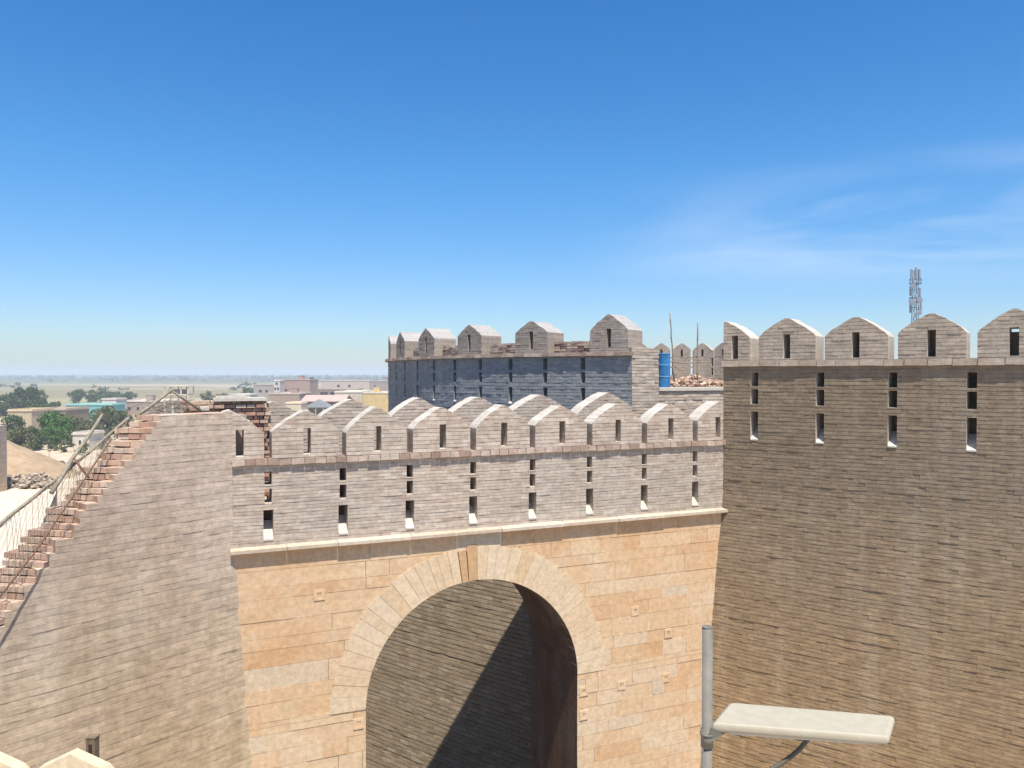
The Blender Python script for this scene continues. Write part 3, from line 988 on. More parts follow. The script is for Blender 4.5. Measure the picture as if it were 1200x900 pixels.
for a, b in zip(ms, ms[1:]):
    mb = MB()
    for k in range(5):
        x = b + 0.74
        while x < a - 0.76:
            bl = rb_.uniform(0.2, 0.26)
            j = rb_.uniform(-0.03, 0.05)
            if k == 4 and rb_.random() < 0.4: x += bl; continue
            z = FT + 0.085 * k
            xe = min(x + bl - 0.015, a - 0.73)
            if xe > x + 0.03:
                mb.box(x, xe, 0.42 + j, 1.0 + j, z, z + 0.073, 0, rb_.random(), ff)
            x += bl
    mb.build('brick_stub', M['cord'], far)
# end return of the bastion facing the gate, and the lower terrace wall that goes on from it
qf = frame(FC, (0.9207, 0.3902))
mb = MB()
def qh(x):
    if x < 0.72: return 0.86
    return 0.86 - (x - 0.72) * 0.3
masonry(mb, qf, 0.0, 1.03, -6.0, 0.87, ch=0.1, h=qh, thick=0.9, seed=61, amp=0.012, wave=0.02, big=0.03)
mb.box(0.0, 1.03, 0.02, 0.9, -15, -6.0, 0, 0.5, qf)
mb.build('end_wall', [M['gate_brick'], M['plaster']], far)
mb = MB()
mb.box(-24, -0.05, 1.1, 1.9, GROUND, FT - 1.4, 0, 0.5, None)if False else None
n = 24
for i in range(n):       # walkway behind the parapet
    xa, xc_ = -24 + 23.9 * i / n, -24 + 23.9 * (i + 1) / n
    mb.hexa([ff(xa, 0.82, GROUND), ff(xc_, 0.82, GROUND), ff(xc_, 4.5, GROUND), ff(xa, 4.5, GROUND), ff(xa, 0.82, -1.5), ff(xc_, 0.82, -1.5), ff(xc_, 4.5, -1.5), ff(xa, 4.5, -1.5)], 0, 0.5)
mb.build('rampart_core', M['far_brick'], far)

mb = MB()
mb.box(-14, 0.0, -1.75, 0.35, -2.45, -2.12, 0, 0.5, wf)  # added slab out of view, shades the court wall from the sky
mb.build('sky_blocker', M['low_bounce'], far)
terr = empty('terrace_wall', qf(4, 0.5, GROUND), 'sunlit low terrace wall with a pale edge beside the round bastion, carrying the blue drum', 'terrace')
TZ = -0.47
mb = MB()
masonry(mb, qf, 1.035, 9.0, -6.0, TZ - 0.1, ch=0.1, thick=0.6, seed=63, amp=0.012, wave=0.02, big=0.03)
mb.box(1.035, 9.0, 0.02, 0.6, GROUND, -6.0, 0, 0.5, qf)
mb.build('wall_face', [M['gate_brick'], M['plaster']], terr)
mb = MB()
mb.box(1.035, 9.0, -0.05, 0.7, TZ - 0.098, TZ, 0, 0.7, qf)
mb.build('coping', M['plaster'], terr)
mb = MB()
mb.box(1.04, 40.0, 0.705, 34, GROUND, TZ - 0.03, 0, 0.5, qf)
mb.build('terrace_floor', M['sand'], terr)

# distant merlons, inside of a round bastion
DP = [Vector((8.0, 57.5))]
ang = R(-4)
DS = 0.35
for i in range(40):
    if i > 15: ang -= R(6.0)
    DP.append(DP[-1] + Vector((math.cos(ang), math.sin(ang))) * DS)
def df(x, y, z):
    k = min(max(x / DS, 0), len(DP) - 1.001)
    i = int(k); t = k - i
    p = DP[i].lerp(DP[i + 1], t)
    d0 = (DP[min(i + 1, len(DP) - 1)] - DP[i]).normalized()
    d1 = (DP[min(i + 2, len(DP) - 1)] - DP[min(i + 1, len(DP) - 2)]).normalized()
    d = d0.lerp(d1, t).normalized()
    return (p.x - d.y * y, p.y + d.x * y, z)
dist = empty('curved_rampart', (11, 57, TZ), 'distant curved rampart with tall rounded merlons seen behind the bamboo poles', 'rampart wall')
DW = 1.5
dg = [0.9 + DW * k for k in range(9)]
slots, xb = [], []
for s in dg:
    slots += [(s - 0.1, s + 0.1, 0.55, 1.15), (s - 0.1, s + 0.1, -0.1, 0.45)]
    xb += [s - 0.1, s + 0.1]
mb = MB()
masonry(mb, df, 0, 13.5, -1.2, 1.25, ch=0.12, mask=slot_mask(slots), thick=0.6, xb=xb, zb=[1.15, 0.55, 0.45, -0.1], seed=71, amp=0.01)
mb.build('wall_face', [M['far_brick'], M['plaster']], dist)
for k, (a, b) in enumerate(zip(dg, dg[1:])):
    make_merlon(dist, df, a + 0.1, b - 0.1, (a + b) / 2, DW / 2 - 0.1, 1.25, 0.5, 1.05, 0.6, [M['far_brick'], M['plaster']], 160 + k, hole=(a + b) / 2, hwid=0.16, hb=0.05, ht=0.55, blind=1.05)

# ------------------------------------------------------------------ things on the terrace
def drum(u, Y, z0, ht, r):
    c = at(u, 438, Y)
    o = empty('oil_drum', (c.x, c.y, z0), 'tall blue drum standing at the end of the far terrace', 'drum')
    prof = [(r * 0.93, 0), (r, 0.015)]
    for q in (0.0, 0.33, 0.66):
        prof += [(r, (q + 0.02) * ht), (r, (q + 0.30) * ht), (r * 1.035, (q + 0.315) * ht), (r * 1.035, (q + 0.33) * ht), (r, (q + 0.34) * ht)]
    prof = [p for p in prof if p[1] < ht * 0.985] + [(r, ht * 0.985), (r * 0.95, ht), (r * 0.92, ht - 0.02), (0.01, ht - 0.02)]
    mb = MB()
    n = 28
    for (p, q) in zip(prof, prof[1:]):
        for j in range(n):
            a0, a1 = 2 * math.pi * j / n, 2 * math.pi * (j + 1) / n
            mb.quad([(c.x + p[0] * math.cos(a0), c.y + p[0] * math.sin(a0), z0 + p[1]), (c.x + p[0] * math.cos(a1), c.y + p[0] * math.sin(a1), z0 + p[1]),
                     (c.x + q[0] * math.cos(a1), c.y + q[0] * math.sin(a1), z0 + q[1]), (c.x + q[0] * math.cos(a0), c.y + q[0] * math.sin(a0), z0 + q[1])])
    mb.build('shell', M['blue'], o)
    for q in (0.325, 0.655):
        mb = MB()
        n = 28
        for j in range(n):
            a0, a1 = 2 * math.pi * j / n, 2 * math.pi * (j + 1) / n
            for (ra, rb2, za, zc) in ((r * 1.05, r * 1.05, q * ht - 0.012, q * ht + 0.012), (r, r * 1.05, q * ht - 0.02, q * ht - 0.012), (r * 1.05, r, q * ht + 0.012, q * ht + 0.02)):
                mb.quad([(c.x + ra * math.cos(a0), c.y + ra * math.sin(a0), z0 + za), (c.x + ra * math.cos(a1), c.y + ra * math.sin(a1), z0 + za),
                         (c.x + rb2 * math.cos(a1), c.y + rb2 * math.sin(a1), z0 + zc), (c.x + rb2 * math.cos(a0), c.y + rb2 * math.sin(a0), z0 + zc)])
        mb.build('hoop', M['blue_band'], o)
drum(778.0, 27.3, TZ - 0.03, 1.23, 0.22)

rk = random.Random(12)
mb = MB()
hc = at(812, 438, 30.0)
for k in range(420):
    a, q = rk.random() * 2 * math.pi, abs(rk.gauss(0, 0.48))
    px, py = hc.x + math.cos(a) * q * 1.25, hc.y + math.sin(a) * q * 1.0
    top = max(0.02, 0.42 - 0.33 * q)
    pz = TZ - 0.03 + top * rk.uniform(0.55, 1.0)
    from mathutils import Euler
    e = Euler((rk.uniform(-.7, .7), rk.uniform(-.7, .7), rk.uniform(0, 3.1))).to_matrix()
    l, w2, h2 = rk.uniform(0.05, 0.115), 0.055, 0.036
    pts = [(-l, -w2, -h2), (l, -w2, -h2), (l, w2, -h2), (-l, w2, -h2), (-l, -w2, h2), (l, -w2, h2), (l, w2, h2), (-l, w2, h2)]
    mb.hexa([Vector((px, py, pz)) + e @ Vector(p) for p in pts], 0, rk.random())
o = mb.build('brick_rubble', M['red_brick'])
tag(o, 'heap of broken red and tan bricks on the terrace beside the blue drum', 'rubble', kind='stuff')

def pole_thing(name, label, cat, pts, r0, r1, mat, group=None, knots=True):
    mb = MB()
    P = [Vector(p) for p in pts]
    full = []
    for a, b in zip(P, P[1:]):
        n = max(2, int((b - a).length / 0.3))
        for i in range(n):
            full.append(a.lerp(b, i / n) + Vector((rk.uniform(-1, 1), rk.uniform(-1, 1), rk.uniform(-1, 1))) * r0 * 0.35)
    full.append(P[-1])
    mb.tube(full, r0, r1, 8, 0, 0.5)
    if knots:
        for p, q in zip(full[1:-1:2], full[2::2]):
            d = (q - p).normalized()
            mb.tube([p - d * 0.012, p + d * 0.012], r0 * 1.18, r0 * 1.18, 8)
    o = mb.build(name, mat)
    return tag(o, label, cat, group)

pole_thing('bamboo_pole', 'thin leaning bamboo pole, the taller one rising just right of the blue drum', 'pole',
           [at(790, 447, 28.5), at(787.5, 405, 28.5), at(785, 366, 28.5)], 0.034, 0.02, M['bamboo'])
pole_thing('bamboo_pole', 'shorter straight upright pole behind the rubble heap on the terrace', 'pole', [at(817.5, 447, 29.5), at(817.5, 378, 29.5)], 0.036, 0.026, M['bamboo'])
pole_thing('crossbar', 'pale crooked stick tied level across the two upright terrace poles', 'stick', [at(786, 424, 28.2), at(803, 425.5, 28.3), at(832, 424.5, 29.2)], 0.028, 0.02, M['bamboo'])
pole_thing('crossbar', 'upper thin stick slanting over the rubble heap between the terrace poles', 'stick', [at(800, 419, 28.2), at(822, 422, 28.8)], 0.022, 0.016, M['bamboo'])

# ================================================================== loose bricks behind the gate's left merlon
def brick_stack(label, s0, s1, off, zb_, zt, ragged, seed, depth=0.5):
    mb = MB()
    r_ = random.Random(seed)
    k = 0
    z = zb_
    while z < zt:
        lo = s0 + r_.uniform(-0.06, 0.06)
        hi = s1 + r_.uniform(-0.08, 0.05) - (ragged * (z - zb_) / (zt - zb_))
        x = lo
        rec = 0.07 if k % 2 else 0.0
        while x < hi - 0.06:
            bl = r_.uniform(0.2, 0.25)
            j = r_.uniform(-0.035, 0.035) + rec
            mb.box(x, min(x + bl - 0.02, hi), off + j, off + depth + j, z, z + 0.075, 0, r_.random() * (0.8 if k % 2 else 1), gf)
            x += bl
        z += 0.092; k += 1
    c = gf((s0 + s1) / 2, off + depth / 2, zb_)
    o = mb.build('brick_stack', M['red_brick'])
    tag(o, label, 'brick stack', 'unfinished brickwork on the gate terrace')
brick_stack('rough red brick stack rising behind the leftmost gate merlon', -0.95, 1.07, 3.25, -3.2, -0.70, 0.06, 5, 0.6)
brick_stack('low row of loose red bricks on the flat top behind the left wall corner', -0.8, -0.05, 2.2, -3.2, -0.74, 0.35, 6)
mb = MB()
mb.box(-0.25, 0.93, 3.2, 3.9, -0.645, -0.575, 0, 0.7, gf)
mb.box(-0.2, 0.5, 3.24, 3.85, -0.574, -0.53, 0, 0.4, gf)
o = mb.build('stone_slab', M['plaster'])
tag(o, 'pale flat slab lying across the red brick stack behind the left merlon', 'slab')

# ================================================================== scaffold poles and wire mesh along the broken end
railA, railB = at(151, 490, 14.3), at(-25, 634, 12.6)
pole_thing('scaffold_pole', 'long pale rail pole sloping down beside the torn brick end', 'pole', [railA, railA.lerp(railB, 0.5) + Vector((0, 0, -0.03)), railB], 0.028, 0.036, M['bamboo'])
pole_thing('scaffold_pole', 'dark slanting pole crossing over the long rail pole, free end up among the trees', 'pole', [at(120, 486, 14.6), at(84, 540, 13.5), at(60, 578, 13.0)], 0.03, 0.036, M['bamboo'])
pole_thing('scaffold_pole', 'pole rising to the peak of the small A-frame, left leg on the wall top', 'pole', [at(160, 488, 14.6), at(201, 457, 15.4)], 0.036, 0.03, M['bamboo'])
pole_thing('scaffold_pole', 'thinner dark right leg of the small A-frame on the wall top', 'pole', [at(198, 456, 15.4), at(237, 483, 16.0)], 0.024, 0.03, M['bamboo'])
pole_thing('scaffold_pole', 'short crossed prop below the rail pole knot', 'pole', [at(86, 536, 13.35), at(104, 560, 13.3)], 0.018, 0.018, M['rust'], knots=False)
pole_thing('iron_bar', 'thin rusty iron bar running down along the torn brick end', 'iron bar', [at(130, 515, 13.6), at(88, 578, 12.9), at(42, 645, 12.2), at(-10, 712, 11.6)], 0.014, 0.014, M['rust'], knots=False)

mb = MB()
T0, T1 = at(149, 494, 14.25), at(-25, 637, 12.55)
Bo0, Bo1 = at(128, 520, 13.7), at(-40, 760, 11.5)
nn = 27
def wp(a, b):
    p = T0.lerp(T1, a).lerp(Bo0.lerp(Bo1, a), b)
    return p + Vector((0.03 * math.sin(a * 31 + b * 5), 0.05 * math.sin(a * 17 + b * 3), 0.04 * math.sin(a * 23) * b))
rows = 5
for i in range(nn):
    for s in (1, -1):
        pts = []
        for j in range(rows + 1):
            a = (i + s * j * 0.5) / nn
            if 0 <= a <= 1: pts.append(wp(a, j / rows))
        if len(pts) > 1: mb.tube(pts, 0.0036, n=4, cap=False)
mb.tube([wp(i / 30, 1.0) for i in range(31)], 0.008, n=5)
mb.tube([wp(i / 30, 0.0) for i in range(31)], 0.008, n=5)
o = mb.build('wire_mesh', M['wire'])
tag(o, 'sagging wire mesh hung under the sloping rail pole', 'wire mesh')
# crumpled roll of mesh by the A-frame
mb = MB()
rk2 = random.Random(40)
ca = at(202, 478, 17.5)
for k in range(110):
    p = ca + Vector((rk2.gauss(0, 0.28), rk2.gauss(0, 0.25), rk2.uniform(-0.28, 0.12)))
    q = p + Vector((rk2.uniform(-.35, .35), rk2.uniform(-.2, .2), rk2.uniform(-.12, .16)))
    mb.tube([p, p.lerp(q, 0.5) + Vector((0, 0, rk2.uniform(-.05, .08))), q], 0.008, n=4, cap=False)
o = mb.build('wire_bundle', M['wire'])
tag(o, 'tangled pale bundle of wire netting beneath the small A-frame', 'wire bundle')

# ================================================================== street lamp in front
lampc = at(829, 735, 3.02)
lamp = empty('street_lamp', (lampc.x, lampc.y, GROUND), 'grey street lamp on a round pole in front of the bastion, flat head pointing right', 'street lamp')
mb = MB()
mb.tube([(lampc.x, lampc.y, GROUND), (lampc.x, lampc.y, -6), (lampc.x, lampc.y, lampc.z)], 0.0205, 0.0205, 20)
mb.tube([(lampc.x, lampc.y, lampc.z + 0.0005), (lampc.x, lampc.y, lampc.z + 0.003)], 0.0215, 0.0215, 20)
mb.build('pole', M['pole'], lamp)
HZ = -1.375
A = Vector((0.785, 3.0, HZ)); B = Vector((1.425, 2.885, HZ)); C_ = Vector((1.535, 3.06, HZ)); D_ = Vector((0.905, 3.19, HZ))
def inset(pts, q, dz):
    c = sum(pts, Vector()) / 4
    out = []
    for p in pts:
        d = (c - p)
        out.append(p + d.normalized() * q + Vector((0, 0, dz)))
    return out
base = [A, B, C_, D_]
layers = [inset(base, 0.03, -0.034), inset(base, 0.008, -0.030), inset(base, 0.0, -0.022), inset(base, 0.0, -0.008), inset(base, 0.006, 0.0), inset(base, 0.016, 0.004)]
def rounded(pts, r=0.011, n=5):
    out = []
    for i in range(4):
        p0, p, p1 = pts[i - 1], pts[i], pts[(i + 1) % 4]
        a = p + (p0 - p).normalized() * r; b = p + (p1 - p).normalized() * r
        for k in range(n + 1):
            t = k / n
            out.append(a * (1 - t) ** 2 + p * 2 * t * (1 - t) + b * t * t)
    return out
mb = MB()
Ls = [rounded(l) for l in layers]
ks_ = []
for l in Ls:
    k = len(mb.v); mb.v.extend([tuple(p) for p in l]); ks_.append(k)
n = len(Ls[0])
for a, b in zip(ks_, ks_[1:]):
    for j in range(n):
        mb.idx([a + j, a + (j + 1) % n, b + (j + 1) % n, b + j], 0, 0.5, True)
mb.idx([ks_[-1] + j for j in range(n)], 0); mb.idx([ks_[0] + j for j in range(n)][::-1], 0)
mb.build('lamp_head', M['lamp'], lamp)
mb = MB()
li = inset(base, 0.07, -0.0355); l2 = inset(base, 0.075, -0.045)
mb.hexa([*[l2[i] for i in (0, 1, 2, 3)], *[li[i] for i in (0, 1, 2, 3)]])
mb.build('lens', M['lens'], lamp)
# neck that grips the pole
mb = MB()
px, py = lampc.x, lampc.y
mb.hexa([(px - 0.015, py - 0.02, HZ - 0.075), (px + 0.018, py - 0.02, HZ - 0.07), (px + 0.02, py + 0.04, HZ - 0.07), (px - 0.015, py + 0.02, HZ - 0.075),
         (px + 0.01, py - 0.03, HZ - 0.012), (px + 0.07, py - 0.02, HZ - 0.036), (px + 0.09, py + 0.06, HZ - 0.036), (px + 0.02, py + 0.05, HZ - 0.012)])
mb.tube([(px, py, HZ - 0.10), (px, py, HZ - 0.03)], 0.0245, 0.0245, 20)
mb.tube([(px, py, HZ - 0.052), (px, py, HZ - 0.044)], 0.0275, 0.0275, 20)
mb.build('clamp', M['pole'], lamp)
mb = MB()
c0, c1, c2, c3 = at(952, 868, 3.0), at(938, 884, 3.0), at(915, 897, 3.0), at(860, 925, 3.0)
c0.z = HZ - 0.03
pts = []
for i in range(13):
    t = i / 12
    pts.append(c0 * (1 - t) ** 3 + c1 * 3 * t * (1 - t) ** 2 + c2 * 3 * t * t * (1 - t) + c3 * t ** 3)
pts.append(Vector((px, py, c3.z - 0.12)))
mb.tube(pts, 0.0095, 0.0095, 8)
mb.build('cable', M['cable'], lamp)

# ================================================================== cream merlons at the lower left
cw_y = 8.0
cr_ = empty('cream_parapet', (-6, cw_y, GROUND), 'cream plastered parapet with small pointed merlons in the lower left corner', 'parapet')
cfm = frame((at(82, 880, cw_y).x, cw_y), (1, 0.0))
mb = MB()
mb.box(-5, 0.46, 0.0, 0.14, GROUND, -4.42, 0, 0.5, cfm)
mb.build('wall_face', M['cream'], cr_)
zpk = at(82, 884, cw_y).z
for k in range(5):
    c = -0.905 * k
    mb = MB()
    hs, hw = -4.42, 0.44
    pr = [(-hw, hs), (hw, hs), (hw, hs + 0.16), (hw * 0.8, zpk - 0.165), (0, zpk), (-hw * 0.8, zpk - 0.165), (-hw, hs + 0.16)]
    f0 = [cfm(c + x, 0.0, z) for x, z in pr]; f1 = [cfm(c + x, 0.14, z) for x, z in pr]
    mb.quad(f0, 0, 0.5); mb.quad(f1[::-1], 0, 0.5)
    for i in range(len(pr)):
        j = (i + 1) % len(pr)
        mb.quad([f0[j], f0[i], f1[i], f1[j]], 0, 0.6)
    mb.build('merlon', M['cream'], cr_)
pt = at(108.5, 864, 8.9)
mb = MB()
mb.box(pt.x - 0.052, pt.x + 0.052, pt.y - 0.05, pt.y + 0.05, GROUND, pt.z, 0, 0.5)
mb.box(pt.x - 0.056, pt.x + 0.056, pt.y - 0.054, pt.y + 0.054, pt.z + 0.001, pt.z + 0.014, 0, 0.5)
mb.box(pt.x - 0.018, pt.x + 0.022, pt.y - 0.057, pt.y - 0.051, pt.z - 0.22, pt.z - 0.06, 1, 0.5)
o = mb.build('timber_post', [M['timber'], M['dark_joint']])
tag(o, 'short square timber post standing behind the cream merlon', 'post')

# ================================================================== lower terrace, pillar and heap at the far left
mb = MB()
TB = -4.7
pp = [at(-160, 438, 16.5), at(10, 438, 16.5), at(64, 438, 30), at(66, 438, 40), at(-160, 438, 40)]
top = [(p.x, p.y, TB) for p in pp]
bot = [(p.x, p.y, GROUND) for p in pp]
mb.quad(top); mb.quad(bot[::-1])
for i in range(5):
    j = (i + 1) % 5
    mb.quad([bot[i], bot[j], top[j], top[i]])
o = mb.build('lower_platform', M['slab'])
tag(o, 'bright pale flat platform below the wire mesh at the left edge', 'platform')
pq = at(8, 500, 30)
pil = frame((pq.x - 0.6, 30.0), (1, 0))
mb = MB()
masonry(mb, pil, -1.6, 0.0, TB, pq.z, ch=0.11, thick=0.9, seed=81, amp=0.01)
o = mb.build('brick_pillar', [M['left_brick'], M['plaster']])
tag(o, 'grey brown brick pillar cut off by the left edge of the picture', 'pillar')

mb = MB()
hcx, hcy = at(-2, 438, 35).x, 35.0
nr, na = 16, 40
rings = []
for i in range(nr + 1):
    row = []
    for j in range(na):
        a = 2 * math.pi * j / na
        r_ = 3.4 * i / nr
        z = TB + 1.75 * max(0, 1 - (i / nr) ** 1.1) + 0.12 * mnoise.noise(Vector((r_ * math.cos(a) * 1.5, r_ * math.sin(a) * 1.5, 3)))
        if i == nr: z = TB - 0.05
        row.append(len(mb.v)); mb.v.append((hcx + r_ * 0.95 * math.cos(a), hcy + r_ * math.sin(a), z))
    rings.append(row)
for a, b in zip(rings, rings[1:]):
    for j in range(na):
        mb.idx([a[j], b[j], b[(j + 1) % na], a[(j + 1) % na]], 0, 0.5, True)
o = mb.build('sand_heap', M['sand'])
tag(o, 'sloping heap of tan sand on the pale platform beside the brick pillar', 'heap', kind=None)
mb = MB()
for k in range(170):
    u = rk.uniform(8, 62); Y = rk.uniform(31.2, 33.2)
    c = at(u, 438, Y)
    z = TB + 0.05 + rk.random() ** 2 * 0.35
    e = Euler((rk.uniform(-.5, .5), rk.uniform(-.5, .5), rk.uniform(0, 3.1))).to_matrix()
    l, w2, h2 = rk.uniform(0.06, 0.13), 0.06, 0.04
    p8 = [(-l, -w2, -h2), (l, -w2, -h2), (l, w2, -h2), (-l, w2, -h2), (-l, -w2, h2), (l, -w2, h2), (l, w2, h2), (-l, w2, h2)]
    mb.hexa([Vector((c.x, c.y, z)) + e @ Vector(p) for p in p8], 0, rk.random() * 0.7 + 0.3)
o = mb.build('brick_rubble', M['cord_pale'])
tag(o, 'scatter of pale brick rubble at the foot of the sand heap', 'rubble', kind='stuff')

# ================================================================== the village
def wall_mat(name, c): return plain(name, c, 0.9, 0.12, 0.8)
def building(name, label, cat, u0, u1, vt, Y, depth, col, rz=0.0, wins=(), roof=None, parapet=0.35, ztop_extra=None, group=None, base=GROUND):
    """flat roofed house: fills u0..u1 at depth Y, its roof line at v = vt"""
    a, b = at(u0, vt, Y), at(u1, vt, Y)
    wd, zt = b.x - a.x, a.z
    o = empty(name, ((a.x + b.x) / 2, Y + depth / 2, base), label, cat, group)
    m = wall_mat(name + '_wall', col)
    mb = MB()
    x0, x1, y0, y1 = a.x, b.x, Y, Y + depth
    # wall face with real window holes
    hs = []
    for (wu0, wu1, wv0, wv1) in wins:
        p, q = at(wu0, wv0, Y), at(wu1, wv1, Y)
        hs.append((p.x, q.x, q.z, p.z))
    xs = uniq([x0, x1] + [h[0] for h in hs] + [h[1] for h in hs], 0.02)
    zs = uniq([base, zt] + [h[2] for h in hs] + [h[3] for h in hs], 0.02)
    for i in range(len(xs) - 1):
        for j in range(len(zs) - 1):
            xm, zm = (xs[i] + xs[i + 1]) / 2, (zs[j] + zs[j + 1]) / 2
            if any(h[0] < xm < h[1] and h[2] < zm < h[3] for h in hs): continue
            mb.quad([(xs[i], y0, zs[j]), (xs[i + 1], y0, zs[j]), (xs[i + 1], y0, zs[j + 1]), (xs[i], y0, zs[j + 1])])
    for (ha, hb, hc_, hd) in hs:
        t = 0.25
        for q in (((ha, y0, hc_), (ha, y0 + t, hc_), (ha, y0 + t, hd), (ha, y0, hd)), ((hb, y0 + t, hc_), (hb, y0, hc_), (hb, y0, hd), (hb, y0 + t, hd)),
                  ((ha, y0, hc_), (hb, y0, hc_), (hb, y0 + t, hc_), (ha, y0 + t, hc_)), ((ha, y0 + t, hd), (hb, y0 + t, hd), (hb, y0, hd), (ha, y0, hd))):
            mb.quad(q)
    mb.quad([(x0, y1, base), (x0, y0, base), (x0, y0, zt), (x0, y1, zt)])
    mb.quad([(x1, y0, base), (x1, y1, base), (x1, y1, zt), (x1, y0, zt)])
    mb.quad([(x1, y1, base), (x0, y1, base), (x0, y1, zt), (x1, y1, zt)])
    mb.build('wall', m, o)
    for (ha, hb, hc_, hd) in hs:
        mb = MB()
        mb.box(ha, hb, y0 + 0.25, y0 + 0.3, hc_, hd)
        mb.build('window', M['glass'], o)
    rm = wall_mat(name + '_roof', roof or tuple(min(0.7, q * 1.25) for q in col))
    mb = MB()
    mb.box(x0 - 0.2, x1 + 0.2, y0 - 0.2, y1 + 0.2, zt + 0.002, zt + 0.22)
    if parapet:
        for q in ((x0, x1, y0, y0 + 0.2), (x0, x1, y1 - 0.2, y1), (x0, x0 + 0.2, y0 + 0.2, y1 - 0.2), (x1 - 0.2, x1, y0 + 0.2, y1 - 0.2)):
            mb.box(*q, zt + 0.221, zt + 0.221 + parapet)
    mb.build('roof', rm, o)
    if wd > 9 and depth > 11 and hsh(int(u0), int(vt)) > 0.35:
        q = x0 + wd * (0.15 + 0.5 * hsh(int(u1), 3))
        mb = MB(); mb.box(q, q + 2.8, y0 + depth * 0.5, y0 + depth * 0.5 + 3, zt + 0.222, zt + 2.3)
        mb.box(q - 0.15, q + 2.95, y0 + depth * 0.5 - 0.15, y0 + depth * 0.5 + 3.15, zt + 2.302, zt + 2.45)
        mb.build('stair_room', m, o)
    return o

building('village_house', 'turquoise painted house with dark windows among trees on the left', 'house', 77, 131, 475, 265, 9, (0.16, 0.42, 0.38), wins=((82, 86, 483.5, 486.5), (90, 93, 484, 487), (98, 104, 484, 488), (112, 115, 483, 486)), roof=(0.3, 0.5, 0.45), parapet=0.3)
building('village_house', 'small white rooftop block behind the turquoise house', 'house', 119, 136, 468.5, 290, 8, (0.62, 0.56, 0.48), roof=(0.6, 0.52, 0.43))
building('village_house', 'tan mud house with a lit end wall at the far left among trees', 'house', 9, 37, 482, 205, 10, (0.46, 0.36, 0.23))
building('village_house', 'low brown mud house left of the turquoise house', 'house', 37.5, 77, 481, 218, 12, (0.27, 0.20, 0.14), roof=(0.42, 0.34, 0.25), wins=((44, 47, 488, 492),))
building('village_house', 'low house with a long pale flat roof behind the A-frame poles', 'house', 136, 192, 471, 300, 22, (0.34, 0.25, 0.2), roof=(0.62, 0.52, 0.42), wins=((150, 153, 477, 481), (160, 163, 477, 481), (172, 175, 477, 481)))
building('village_house', 'small white walled hut beside the rail pole, nearest of the houses', 'house', 85, 104, 509.5, 158, 6, (0.62, 0.55, 0.44), roof=(0.6, 0.52, 0.42), wins=((92, 95, 516, 522),))
building('village_house', 'long grey house left of the pink brown block', 'house', 297, 320, 451.5, 420, 14, (0.36, 0.30, 0.26), wins=((303, 307, 457, 460), (311, 314, 457, 460)))
building('village_house', 'narrow white tower house with two dark windows', 'house', 320.5, 328, 446.5, 400, 8, (0.52, 0.46, 0.42), wins=((321.4, 323.6, 454, 457.5), (324.8, 327, 454, 457.5), (322.8, 325.5, 448.5, 451)))
building('village_house', 'large plain pink brown block, tallest of the distant houses', 'house', 328.5, 363, 445.5, 410, 18, (0.36, 0.235, 0.19), wins=((334, 336.5, 456, 459),), roof=(0.42, 0.32, 0.26))
building('village_house', 'brown house with a pale flat roof in front of the pink brown block', 'house', 315, 351, 462, 330, 20, (0.32, 0.225, 0.17), roof=(0.52, 0.42, 0.34))
building('village_house', 'small cream house peeking over the gate merlons', 'house', 335, 353, 473, 270, 8, (0.55, 0.45, 0.32))
building('village_house', 'pale long low house on the skyline right of the pink brown block', 'house', 376, 433, 446.5, 520, 20, (0.46, 0.36, 0.30), roof=(0.5, 0.42, 0.36), wins=((395, 398, 451, 454), (408, 411, 451, 454)))
building('village_house', 'long brown shed with a dark open front', 'shed', 372, 419, 456.5, 390, 14, (0.25, 0.18, 0.14), roof=(0.45, 0.36, 0.29), wins=((375, 384, 459.5, 463), (387, 396, 459.5, 463)))
building('village_house', 'light tan house with a bright flat roof left of the ochre house', 'house', 392, 425, 460, 330, 26, (0.52, 0.43, 0.33), roof=(0.66, 0.58, 0.47))
building('village_house', 'plain ochre yellow walled house touching the round bastion', 'house', 425.5, 457, 461, 322, 20, (0.56, 0.40, 0.17), roof=(0.62, 0.53, 0.42))
building('village_house', 'grey flat roofed house at the left edge of the round bastion', 'house', 434, 470, 447, 450, 20, (0.29, 0.24, 0.21), roof=(0.42, 0.39, 0.36), wins=((438, 440, 451.5, 454.5),))
building('village_house', 'white low hut behind the brick stack', 'house', 270, 293, 463, 340, 10, (0.6, 0.55, 0.48), roof=(0.64, 0.58, 0.5))

# gabled house
gY = 295
ga, gb = at(352, 470, gY), at(404, 470, gY)
gh = empty('gabled_house', ((ga.x + gb.x) / 2, gY + 6, GROUND), 'house with a pink low gabled roof and grey gable over a dark verandah', 'house')
zt = ga.z; zr = at(0, 463.5, gY).z
mb = MB(); mb.box(ga.x + 0.4, gb.x - 0.4, gY + 1.2, gY + 14, GROUND, zt - 0.31); mb.build('wall', wall_mat('gabled_wall', (0.17, 0.13, 0.1)), gh)
mb = MB()
mb.quad([(ga.x, gY, zt), (gb.x, gY, zt), (gb.x, gY + 8, zr), (ga.x, gY + 8, zr)]); mb.quad([(ga.x, gY + 8, zr), (gb.x, gY + 8, zr), (gb.x, gY + 16, zt), (ga.x, gY + 16, zt)])
mb.box(ga.x, gb.x, gY, gY + 16, zt - 0.3, zt - 0.02)
mb.build('roof', wall_mat('gabled_roof', (0.50, 0.33, 0.27)), gh)
g0, g1 = at(360, 477, gY - 1), at(388, 477, gY - 1)
zb_, zk = at(0, 475, gY).z, at(0, 467.5, gY).z
mb = MB()
